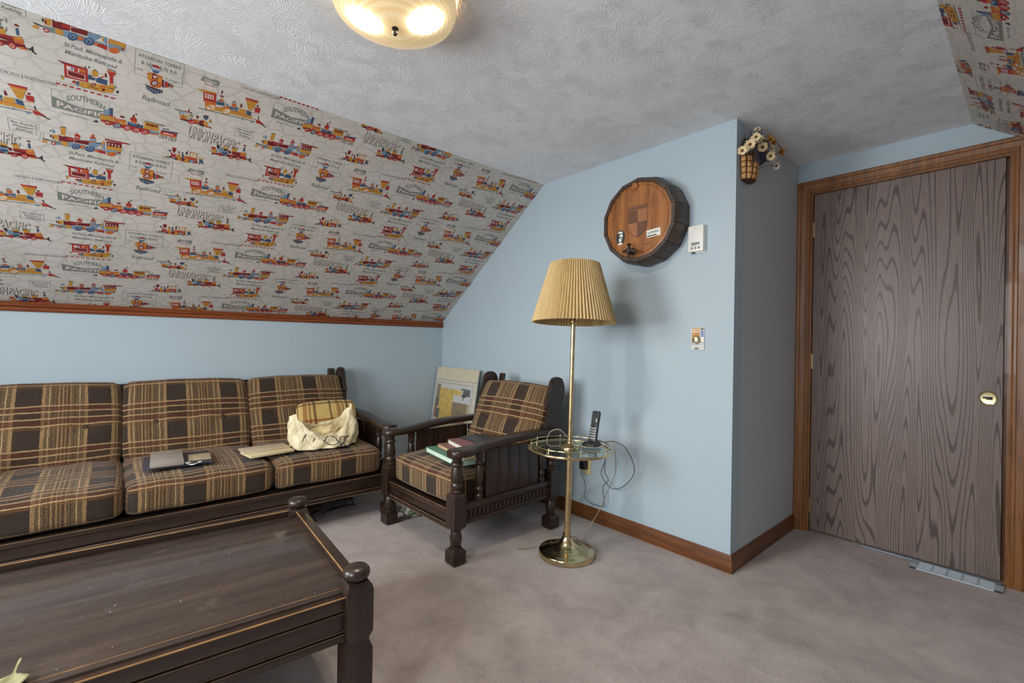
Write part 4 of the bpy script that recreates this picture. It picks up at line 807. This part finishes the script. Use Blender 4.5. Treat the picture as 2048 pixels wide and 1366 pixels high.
e = g.build('white_sticker', [ink, stw], ba, smooth=0, loc=(.099, YF - .0006, -.086), rot=(0, R(-4), 0)); e['label'] = 'white rectangular sticker with black lettering'
g = G(); g.box((.060, YF - .0006, -.140), (.050, .001, .0035), rot=M.Rotation(R(-7), 3, 'Y')); g.build('slot', cz, ba)

# thermostat
th_ = thing('thermostat', 'white thermostat with a small display and three buttons right of the barrel', 'thermostat', (2.405, 0, 1.652))
g = G(); g.box((0, -.004, 0), (.086, .008, .140), .002); g.build('back_plate', white_p, th_)
g = G(); g.box((0, -.019, .002), (.082, .024, .134), .004); g.build('cover', white_p, th_)
g = G(); g.box((0, -.0312, -.026), (.046, .001, .017), .0004); e = g.build('display', plain('grey_lcd', srgb(158, 160, 156), .25), th_)
g = G()
for k in range(6): g.box((-.017 + .0068 * k, -.0318, -.0235), (.005, .0004, .006))
g.build('digits', plain('lcd_ink', srgb(90, 90, 90), .4), e)
for k in range(3):
    g = G(); g.lathe([(.0065, 0), (.0065, .002), (.0045, .003)], 14, (-.019 + .019 * k, -.0308, -.0465), M.Rotation(pi / 2, 3, 'X')); g.build('button', plain('grey_button', srgb(140, 140, 138), .4), th_)
g = G(); g.box((0, -.0312, .056), (.012, .0006, .003)); g.build('badge', plain('orange_badge', srgb(220, 150, 110), .5), th_)
g = G(); g.box((-.020, -.014, -.0675), (.014, .012, .008), .002); g.build('slide_switch', black_p, th_)

# dimmer
dm_ = thing('dimmer_switch', 'decorated wall plate with a brass dimmer knob below the thermostat', 'dimmer switch', (2.411, 0, 1.140))
g = G(); g.box((0, -.003, 0), (.072, .006, .118), .0022); pl = g.build('wall_plate', plain('ivory_plate', srgb(214, 212, 204), .4, var=.04), dm_)
pm = [plain('print_amber', srgb(188, 132, 66), .45, var=.3, scale=90), plain('print_blue', srgb(110, 134, 178), .45, var=.3, scale=90), plain('print_white', srgb(232, 224, 206), .45), plain('print_grey', srgb(110, 108, 108), .45)]
g = G()
for x0, x1, z0, z1, m_ in ((-.030, .013, -.016, .056, 0), (.017, .033, .008, .040, 1), (.017, .033, .042, .056, 3), (.016, .033, -.012, .004, 2), (-.034, .034, -.022, -.0185, 3), (-.034, .034, -.030, -.0275, 1), (-.014, .006, -.056, -.046, 3)):
    g.box(((x0 + x1) / 2, -.0061, (z0 + z1) / 2), (x1 - x0, .0006, z1 - z0), mat=m_)
for k in range(4):
    for q in range(2): g.box((-.024 + .0105 * k, -.0065, .047 - .012 * q), (.0075, .0005, .006), mat=2)
g.build('printed_scene', pm, pl, smooth=0)
g = G(); g.lathe([(.0215, .006), (.0215, .010), (.0185, .013), (.0165, .024), (.0140, .028), (.001, .029)], 24, (-.004, 0, -.006), M.Rotation(pi / 2, 3, 'X')); g.build('knob', brass, dm_, smooth=40)

# ------------------------------------------------------------------ basket of dried flowers at the corner
wk_m = NT('woven_wicker'); v = wk_m.obj(); br = wk_m.n('TexBrick', {'Vector': v, 'Color1': srgb(196, 142, 84), 'Color2': srgb(160, 106, 56), 'Mortar': srgb(74, 40, 20), 'Scale': 26.0, 'Mortar Size': .03}).outputs[0]
wicker = wk_m.set(color=br, rough=.5, normal=wk_m.bump(wk_m.noise(v, 160, 2), .5, .001))
wick_d = plain('dark_wicker', srgb(78, 42, 20), .5, var=.3, scale=70); wick_l = plain('pale_cane_strips', srgb(206, 152, 92), .5, var=.18, scale=70)
bk = thing('wall_basket', 'small woven half-round basket hung at the shaded wall corner', 'basket', (W, .105, 1.992))
def brow(z): return .050 + .016 * sin(pi * min(1, max(0, (z + .075) / .19)))
g = G(); n = 16
def hr(z, k=1.0): return [V((.75 * k * brow(z) * sin(pi * i / (n - 1)) * 1.15 + .001, -k * brow(z) * cos(pi * i / (n - 1)), z)) for i in range(n)]
zb = [-.066, -.062, -.05, -.03, 0, .025, .045, .052]
rg_ = [hr(zb[0], .6)] + [hr(z) for z in zb[1:]] + [hr(.052, .88), hr(.03, .86), hr(-.05, .82)]
g.loop(rg_); g.build('basket_body', wick_d, bk, smooth=50)
g = G()
for c_ in range(4):
    f0, f1 = (c_ + .12) / 6, (c_ + .88) / 6
    for q in range(4):
        z0, z1 = -.060 + .028 * q, -.060 + .028 * q + .024
        def pt(f, z): r_ = brow(z) + .0025; return V((.75 * r_ * sin(pi * f) * 1.15 + .0012, -r_ * cos(pi * f), z))
        g.grid(lambda u, w: pt(f0 + (f1 - f0) * u, z0 + (z1 - z0) * w), 3, 2)
cs = g.build('cane_strips', wick_l, bk, smooth=60); md = cs.modifiers.new('t', 'SOLIDIFY'); md.thickness = .002
g = G(); p = [V((.75 * brow(.052) * sin(pi * i / 20) * 1.2 + .002, -brow(.052) * 1.04 * cos(pi * i / 20), .053)) for i in range(21)]; g.tube(p, .005, 8); g.build('basket_rim', wick_d, bk, smooth=60)
g = G(); g.tube(spline([(.004, -.06, .053), (.006, -.055, .11), (.006, -.02, .150), (.006, .02, .150), (.006, .055, .11), (.004, .06, .053)], 6), .004, 8); g.build('handle', wick_d, bk, smooth=60)
fl = thing('dried_flower_arrangement', 'cream and rust dried flowers with blue-grey sprays standing in the wall basket', 'dried flowers', (W + .042, .105, 2.030))
fm = {'c': plain('cream_petal', srgb(222, 198, 156), .7, var=.15, scale=80), 'o': plain('rust_petal', srgb(172, 118, 58), .7, var=.2, scale=80), 'w': plain('white_petal', srgb(214, 206, 196), .7, var=.1, scale=80), 'k': plain('seed_centre', srgb(92, 62, 30), .8, var=.3, scale=200), 'b': plain('dusty_blue_spray', srgb(84, 96, 114), .8, var=.3, scale=60), 'n': plain('dark_spray', srgb(70, 48, 34), .8, var=.3, scale=60)}
def flower(c, pos, nrm, r, m, n=11):
    q = V(nrm).to_track_quat('Z', 'Y').to_matrix(); g = G(); rnd = random.Random(int(1e4 * abs(pos[1]) + 1e3 * pos[2]))
    for i in range(n):
        a = 2 * pi * i / n + rnd.uniform(-.1, .1); w = r * .30
        loc_ = [(0, -.12), (.25, -w / r * .6), (.7, -w / r), (1, -.1), (1, .1), (.7, w / r), (.25, w / r * .6), (0, .12)]
        lift = rnd.uniform(.12, .38)
        pts_ = [V((r * (x * cos(a) - y * sin(a)), r * (x * sin(a) + y * cos(a)), r * lift * x * x)) for x, y in loc_]
        g.poly([q @ p + V(pos) for p in pts_], 0)
    g.lathe([(r * .34, 0), (r * .32, r * .10), (r * .2, r * .17), (.0005, r * .2)], 10, pos, q, mat=1)
    st = [V(pos) - q @ V((0, 0, .003)), V(pos) * .6 + V((0, 0, -.01)), V((0, 0, -.05))]; g.tube(spline(st, 4), .0012, 5, mat=1)
    o = g.build('flower', [fm[m], fm['k']], fl, smooth=0, recalc=False); return o
for c_, py, pz, px_, r_, ny, nz_ in (('c', -.215, -.025, .022, .024, -.8, .1), ('c', -.175, .010, .040, .027, -.5, .3), ('c', .045, .015, .050, .026, .3, .1), ('c', -.120, .060, .045, .024, -.3, .3), ('o', .300, .120, .012, .026, .5, .3), ('o', .180, .135, .014, .024, .5, .4), ('w', .215, .020, .018, .024, .5, .1), ('c', .120, .060, .030, .020, .4, .2), ('o', .10, .120, .030, .022, .2, .4), ('c', -.090, .060, .026, .026, -.6, .5), ('c', -.125, .025, .020, .028, -.9, .2), ('c', -.155, .002, .012, .020, -.9, .0), ('c', -.055, .068, .030, .022, -.1, .6), ('c', -.030, .040, .040, .028, .0, .2), ('c', -.010, .095, .018, .024, .2, .5), ('c', -.015, .140, .010, .018, -.3, .9),
                                   ('o', .020, .150, .006, .018, .5, .9), ('o', .085, .105, .012, .020, .3, .6), ('o', .135, .150, .010, .018, .4, .7), ('c', .150, .090, .018, .024, .6, .4), ('o', .260, .140, .012, .024, .8, .5), ('w', .175, .045, .020, .022, .7, -.1), ('o', .215, .060, .010, .016, .9, .2)):
    flower('', (px_ - .012 + .02, py, pz), (.45, ny - .75, nz_ - .3), r_ * .86, c_)
g = G(); rnd = random.Random(9)
for k in range(190):
    a = rnd.uniform(-.75, 1.25); L = rnd.uniform(.05, .17) * (1 if a < .6 else 1.1); x0 = rnd.uniform(-.01, .02)
    p0 = V((x0, .03 * a, -.02)); p1 = V((x0 + rnd.uniform(-.008, .03), L * sin(a), -.01 + L * cos(a) * .95)); m_ = 0 if rnd.random() < .55 else 1
    g.tube([p0, (p0 + p1) / 2 + V((.004, 0, .004)), p1], [.0008, .0008, .0005], 4, mat=m_)
    d = (p1 - p0).normalized()
    for q in range(6):
        s_ = p0.lerp(p1, .45 + .1 * q); o = V((rnd.uniform(-1, 1), rnd.uniform(-1, 1), rnd.uniform(-1, 1))).normalized(); w = d.cross(o).normalized() * .0034
        e = s_ + (d * .6 + o * .6) * .011; 
        g.poly([s_ - w * .3, (s_ + e) / 2 - w, e, (s_ + e) / 2 + w], m_)
g.build('leafy_sprays', [fm['b'], fm['n']], fl, smooth=0, recalc=False)

# ------------------------------------------------------------------ things lying on the sofa
pil = cushion('throw_pillow', .37, .25, .065, None, plaid_y, .028, .016, 12, (.430, -1.170, .562), (R(66), 0, R(90)), (0.02, .0), seed=5)
tag(pil, 'small yellow plaid throw pillow behind the cream bag on the sofa', 'pillow')
BC = V((.665, -1.275, .4530)); hwid, hdep = .192, .112
def bag_h(th):
    c = [(-180, .11), (-135, .14), (-100, .185), (-75, .198), (-55, .160), (-30, .098), (0, .066), (20, .078), (40, .125), (62, .205), (85, .235), (110, .21), (140, .14), (180, .11)]
    d = math.degrees(th)
    for (a, ha), (b, hb) in zip(c, c[1:]):
        if a <= d <= b:
            q = (d - a) / (b - a); q = q * q * (3 - 2 * q); return ha + (hb - ha) * q
    return .15
def bag_p(th, t, ins=0.0):
    h = bag_h(th); z = h * t
    bul = 1 + .10 * sin(pi * min(1, t * 1.1)) - .10 * t - ins
    ww = hwid * bul * (1 - .05 * t); dd = hdep * (bul * (1 - .10 * t))
    cr_ = .006 * sin(5 * th + 4 * t) + .005 * sin(11 * th - 7 * t + 1) + .003 * sin(23 * th + 13 * t)
    x = BC.x + (dd + cr_) * cos(th) - .035 * t; y = BC.y + (ww + cr_) * sin(th) + .02 * t * sin(th)
    return V((x, y, BC.z + max(0.0, z + .003 * sin(9 * th) * t)))
g = G(); NT_ = 90
rings = [[bag_p(-pi + 2 * pi * i / NT_, j / 14) for i in range(NT_)] for j in range(15)] + [[bag_p(-pi + 2 * pi * i / NT_, 1.012, .012 + 0 * j) for i in range(NT_)] for j in range(1)] + [[bag_p(-pi + 2 * pi * i / NT_, 1 - j / 12, .035 + .012 * sin(i * .6)) for i in range(NT_)] for j in range(1, 11)]
g.loop(rings, cap0=True, cap1=True)
t = NT('cream_plastic_bag'); v = t.obj(); sc_ = t.ramp(t.noise(v, 14, 4, .6, 1.0), [(.3, srgb(206, 188, 142)), (.7, srgb(234, 224, 190))]).outputs[0]
t.set(color=sc_, rough=.38, sub=0.0, normal=t.bump(t.noise(v, 26, 4, .6, 2.0), .6, .010)); bag_m = t.m
bag = thing('shopping_bag', 'crumpled cream plastic shopping bag with black script standing on the sofa', 'bag', (0, 0, 0))
strokes = [[(-1.404, 0.54), (-1.414, 0.524), (-1.423, 0.503)], [(-1.358, 0.515), (-1.364, 0.504), (-1.37, 0.494)], [(-1.306, 0.502), (-1.312, 0.484)], [(-1.228, 0.488), (-1.235, 0.476), (-1.254, 0.47), (-1.276, 0.472), (-1.294, 0.483), (-1.301, 0.497), (-1.294, 0.509), (-1.276, 0.515), (-1.254, 0.512), (-1.235, 0.502), (-1.228, 0.488)], [(-1.231, 0.492), (-1.235, 0.461)], [(-1.172, 0.491), (-1.18, 0.478), (-1.194, 0.468), (-1.21, 0.464), (-1.22, 0.469), (-1.222, 0.48), (-1.214, 0.493), (-1.2, 0.503), (-1.184, 0.507), (-1.174, 0.502), (-1.172, 0.491)], [(-1.192, 0.472), (-1.181, 0.46), (-1.173, 0.448)], [(-1.215, 0.453), (-1.209, 0.456), (-1.203, 0.462), (-1.207, 0.466)], [(-1.176, 0.487), (-1.163, 0.494), (-1.151, 0.505), (-1.158, 0.505), (-1.17, 0.492), (-1.168, 0.485)]]
for st in strokes:
    pts = []
    for y, z in st:
        best = None
        s_ = max(-.97, min(.97, (y - BC.y) / (hwid * 1.06))); th = math.asin(s_); tt = max(.05, min(.96, (z - BC.z) / bag_h(th)))
        p = bag_p(th, tt); pts.append(p + V((cos(th), sin(th), 0)) * .0006)
    g.tube(spline(pts, 4) if len(pts) > 2 else pts, .0026, 6, mat=1)
g.build('bag_body', [bag_m, plain('black_print', srgb(40, 44, 50), .5)], bag, smooth=70)
g = G(); bmesh.ops.create_icosphere(g.bm, subdivisions=4, radius=1.0)
for v in g.bm.verts:
    q = v.co.copy(); k = 1 + .14 * sin(6 * q.x + 4 * q.y) * cos(5 * q.z + 2 * q.y) + .09 * sin(14 * q.y - 9 * q.z) + .06 * sin(21 * q.x + 16 * q.y)
    v.co = V((.640 + .065 * q.x * k, -1.262 + .125 * q.y * k, .515 + .050 * q.z * k))
g.build('crumpled_tissue', plain('beige_tissue', srgb(226, 204, 150), .8, var=.15, scale=30, bump=.5), bag, smooth=60)

def slab(name, c, d, m, rz, label, cat, group=None, pages=None, bev=.002, rx=0, ry=0):
    o = thing(name, label, cat, c, rz, group); o.rotation_euler = (rx, ry, rz)
    if pages:
        g = G(); g.box((.003, 0, d[2] / 2), (d[0] - .008, d[1] - .008, d[2] - .004)); g.build('pages', pages, o, smooth=0)
        g = G(); g.box((0, 0, .001), (d[0], d[1], .002), .0008); g.box((0, 0, d[2] - .001), (d[0], d[1], .002), .0008); g.box((-d[0] / 2 + .001, 0, d[2] / 2), (.002, d[1], d[2]), .0008); g.build('cover', m, o)
        return o
    g = G(); g.box((0, 0, d[2] / 2), d, bev); ob = g.build(name, m, smooth=30)
    ob.location, ob.rotation_euler = o.location, o.rotation_euler; bpy.data.objects.remove(o); return tag(ob, label, cat, group)
pg = plain('page_edges', srgb(216, 214, 200), .8, var=.06, scale=120)
st_z = .4518
fo = slab('folder', (.590, -2.005, st_z), (.285, .285, .010), plain('dark_blue_vinyl', srgb(58, 62, 70), .4), R(-4), 'dark blue-grey folder lying flat on the middle sofa cushion', 'folder')
slab('video_case', (.598, -2.052, st_z + .0104), (.280, .136, .022), plain('grey_box_card', srgb(150, 140, 130), .5, var=.06), R(-4), 'flat grey box lying on the dark folder', 'box', bev=.003)
slab('photo_card', (.610, -1.912, st_z + .0104), (.150, .100, .003), plain('beige_card', srgb(176, 160, 132), .5, var=.14, scale=14), R(-6), 'beige photo card lying on the right half of the dark folder', 'card', bev=.0008)
g = G(); g.grid(lambda u, w: V(((u - .5) * .04, (w - .5) * .085 * (1 - .9 * abs(u - .5)), .003 + .010 * (w - .5) ** 2 * 4)), 6, 8)
ps = g.build('paper_scrap', white_p, loc=(.738, -1.955, st_z + .003), rot=(0, 0, R(-25)), smooth=80); ps.modifiers.new('t', 'SOLIDIFY').thickness = .0012
tag(ps, 'small torn white paper scrap at the front edge of the dark folder', 'paper')
slab('envelope', (.678, -1.595, st_z + .0005), (.150, .235, .012), plain('pale_manila', srgb(208, 192, 150), .6, var=.05), R(8), 'lower pale manila envelope beside the cream bag', 'envelope', 'flat papers beside the bag', bev=.001)
slab('paper_folder', (.628, -1.600, st_z + .013), (.125, .240, .010), plain('beige_folder', srgb(186, 168, 140), .6, var=.05), R(3), 'beige paper folder lying on top of the manila envelope', 'folder', 'flat papers beside the bag', bev=.001)

# ------------------------------------------------------------------ books on the armchair
slab('album', (1.405, -.765, .4518), (.40, .265, .028), plain('sea_green_cover', srgb(86, 124, 104), .45), R(-7), 'large sea-green book at the bottom of the stack on the armchair', 'book', 'books on the armchair', plain('mint_pages', srgb(204, 222, 200), .7, var=.05, scale=100))
slab('book', (1.425, -.725, .4803), (.345, .245, .020), plain('brown_mottled_cover', srgb(132, 96, 82), .5, var=.2, scale=20), R(-9), 'brown book with tan page edges on top of the green book', 'book', 'books on the armchair', plain('tan_pages', srgb(196, 170, 132), .7))
slab('book', (1.440, -.690, .5008), (.300, .230, .026), plain('dusty_rose_cover', srgb(124, 82, 76), .5, var=.1), R(-12), 'dusty rose book with white pages near the top of the armchair stack', 'book', 'books on the armchair', pg)
slab('notebook', (1.435, -.615, .5273), (.280, .180, .009), plain('charcoal_cover', srgb(54, 56, 60), .4), R(-4), 'thin charcoal notebook topmost on the armchair stack', 'notebook', bev=.002)

# ------------------------------------------------------------------ framed picture leaning in the corner
pb = thing('leaning_picture', 'plastic-wrapped picture in a white mount leaning in the corner behind the armchair', 'picture', (.325, -.178, .0015))
pb.rotation_euler = (math.atan2(-.128, .866), 0, R(0))
Wp, Hp = .60, .885
g = G(); g.box((0, 0, Hp / 2), (Wp, .012, Hp), .002); g.build('board', plain('mount_board', srgb(206, 200, 184), .45, var=.05), pb)
pmats = [plain('print_' + n_, srgb(*c), .35, var=.05 if n_ in ('cream', 'off_white', 'grey_line') else .2, scale=18) for n_, c in (('cream', (214, 202, 172)), ('grey_line', (150, 146, 138)), ('yellow', (206, 172, 84)), ('slate', (88, 92, 88)), ('brown', (140, 118, 88)), ('off_white', (204, 200, 196)), ('black', (44, 42, 42)), ('tan', (186, 168, 128)), ('rust', (160, 104, 76)))]
g = G()
def pr_(s0, s1, d0, d1, m_, lay=0): g.box(((s0 + s1) / 2 * Wp - Wp / 2, -.0064 - .0003 * lay, Hp - (d0 + d1) / 2), ((s1 - s0) * Wp, .0006, d1 - d0), mat=m_)
pr_(.0, 1, .0, .105, 0); pr_(.0, 1, .105, .109, 1); pr_(.04, .93, .132, .136, 1, 1); pr_(.04, .046, .132, .84, 1, 1); pr_(.925, .931, .132, .84, 1, 1)
pr_(.06, .91, .150, .80, 5, 1); pr_(.06, .15, .150, .27, 4, 2); pr_(.06, .15, .27, .34, 3, 3); pr_(.06, .12, .34, .44, 8, 3); pr_(.10, .19, .36, .44, 3, 4); pr_(.06, .91, .46, .80, 7, 2)
for k in range(9): pr_(.14 + .045 * k, .185 + .045 * k, .175 + .004 * (k % 3), .46, 2, 2 + (k % 2))
pr_(.45, .68, .185, .225, 2, 4); pr_(.66, .78, .165, .178, 3, 4); pr_(.72, .88, .168, .235, 3, 5); pr_(.50, .90, .225, .285, 5, 6); pr_(.70, .79, .215, .236, 6, 7); pr_(.735, .750, .236, .262, 6, 7); pr_(.50, .84, .285, .46, 4, 6); pr_(.84, .90, .285, .46, 7, 6)
g.build('print', pmats, pb, smooth=0)
t = NT('clear_wrap'); tp = t.n('BsdfTransparent', {}).outputs[0]; gl = t.n('BsdfGlossy', {0: (1, 1, 1, 1), 1: .12}).outputs[0]
bm_n = t.bump(t.noise(t.obj(), 9, 3, .6, 2.0), .7, .01); t.t.links.new(bm_n, gl.node.inputs['Normal'])
t.t.links.new(t.n('MixShader', {0: .10, 1: tp, 2: gl}).outputs[0], t.out.inputs[0])
g = G(); g.grid(lambda u, w: V(((u - .5) * Wp * 1.01, -.0105 - .002 * sin(u * 14 + w * 9) ** 2, .003 + w * (Hp - .002))), 20, 24); g.build('plastic_wrap', t.m, pb, smooth=80)

# ------------------------------------------------------------------ under the seats
g = G(); bmesh.ops.create_icosphere(g.bm, subdivisions=4, radius=1.0); rnd = random.Random(4)
for v in g.bm.verts:
    p = v.co.copy(); k = 1 + .16 * sin(5 * p.x + 3 * p.z) * cos(6 * p.y) + .10 * sin(13 * p.y + 9 * p.z) + .06 * sin(23 * p.x - 17 * p.y)
    v.co = V((p.x * .058 * k, p.y * .085 * k, max(0, .040 + p.z * .045 * k)))
t = NT('printed_cloth'); n_ = t.noise(t.obj(), 26, 2, .5, 1.5)
t.set(color=t.ramp(n_, [(0, srgb(204, 206, 190)), (.50, srgb(198, 202, 186)), (.53, srgb(120, 138, 112)), (.60, srgb(110, 96, 74)), (.66, srgb(212, 210, 198))], 'CONSTANT').outputs[0], rough=.8)
fb = g.build('crumpled_cloth', t.m, loc=(.968, -.815, .0005), smooth=80); tag(fb, 'crumpled pale printed cloth on the carpet under the armchair', 'cloth')
rnd = random.Random(12); g = G()
for k in range(6):
    p = V((rnd.uniform(.45, .62), rnd.uniform(-1.45, -1.15), .006)); pts = [p]
    for q in range(5):
        p = V((min(.70, max(.30, p.x + rnd.uniform(-.12, .12))), min(-1.02, max(-1.5, p.y + rnd.uniform(-.15, .15))), rnd.choice([.005, .006, .03, .07]))); pts.append(p)
    g.tube(spline(pts, 6), .0035, 6)
wt = g.build('cable_tangle', black_p, smooth=80); tag(wt, 'tangle of thin black cables on the carpet under the sofa', 'cables')

# ------------------------------------------------------------------ floor register at the door
fr_ = thing('floor_register', 'pale metal floor vent register in the carpet at the foot of the door', 'vent', (3.315, .818, 0))
g = G()
for x0, x1, y0, y1 in ((-.165, .165, -.050, -.040), (-.165, .165, .040, .050), (-.165, -.135, -.05, .05), (.135, .165, -.05, .05)): g.box(((x0 + x1) / 2, (y0 + y1) / 2, .004), (x1 - x0, y1 - y0, .007), .0012)
for k in range(1, 5): g.box((-.135 + .054 * k, 0, .0045), (.005, .09, .006))
vent_m = plain('pale_vent_enamel', srgb(186, 198, 207), .4, .15)
g.build('frame', vent_m, fr_)
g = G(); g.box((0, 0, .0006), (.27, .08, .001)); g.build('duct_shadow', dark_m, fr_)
for k in range(6):
    g = G(); g.box((0, 0, 0), (.27, .010, .0014), rot=M.Rotation(R(28), 3, 'X')); g.build('louvre', vent_m, fr_, loc=(0, -.033 + .0132 * k, .004))
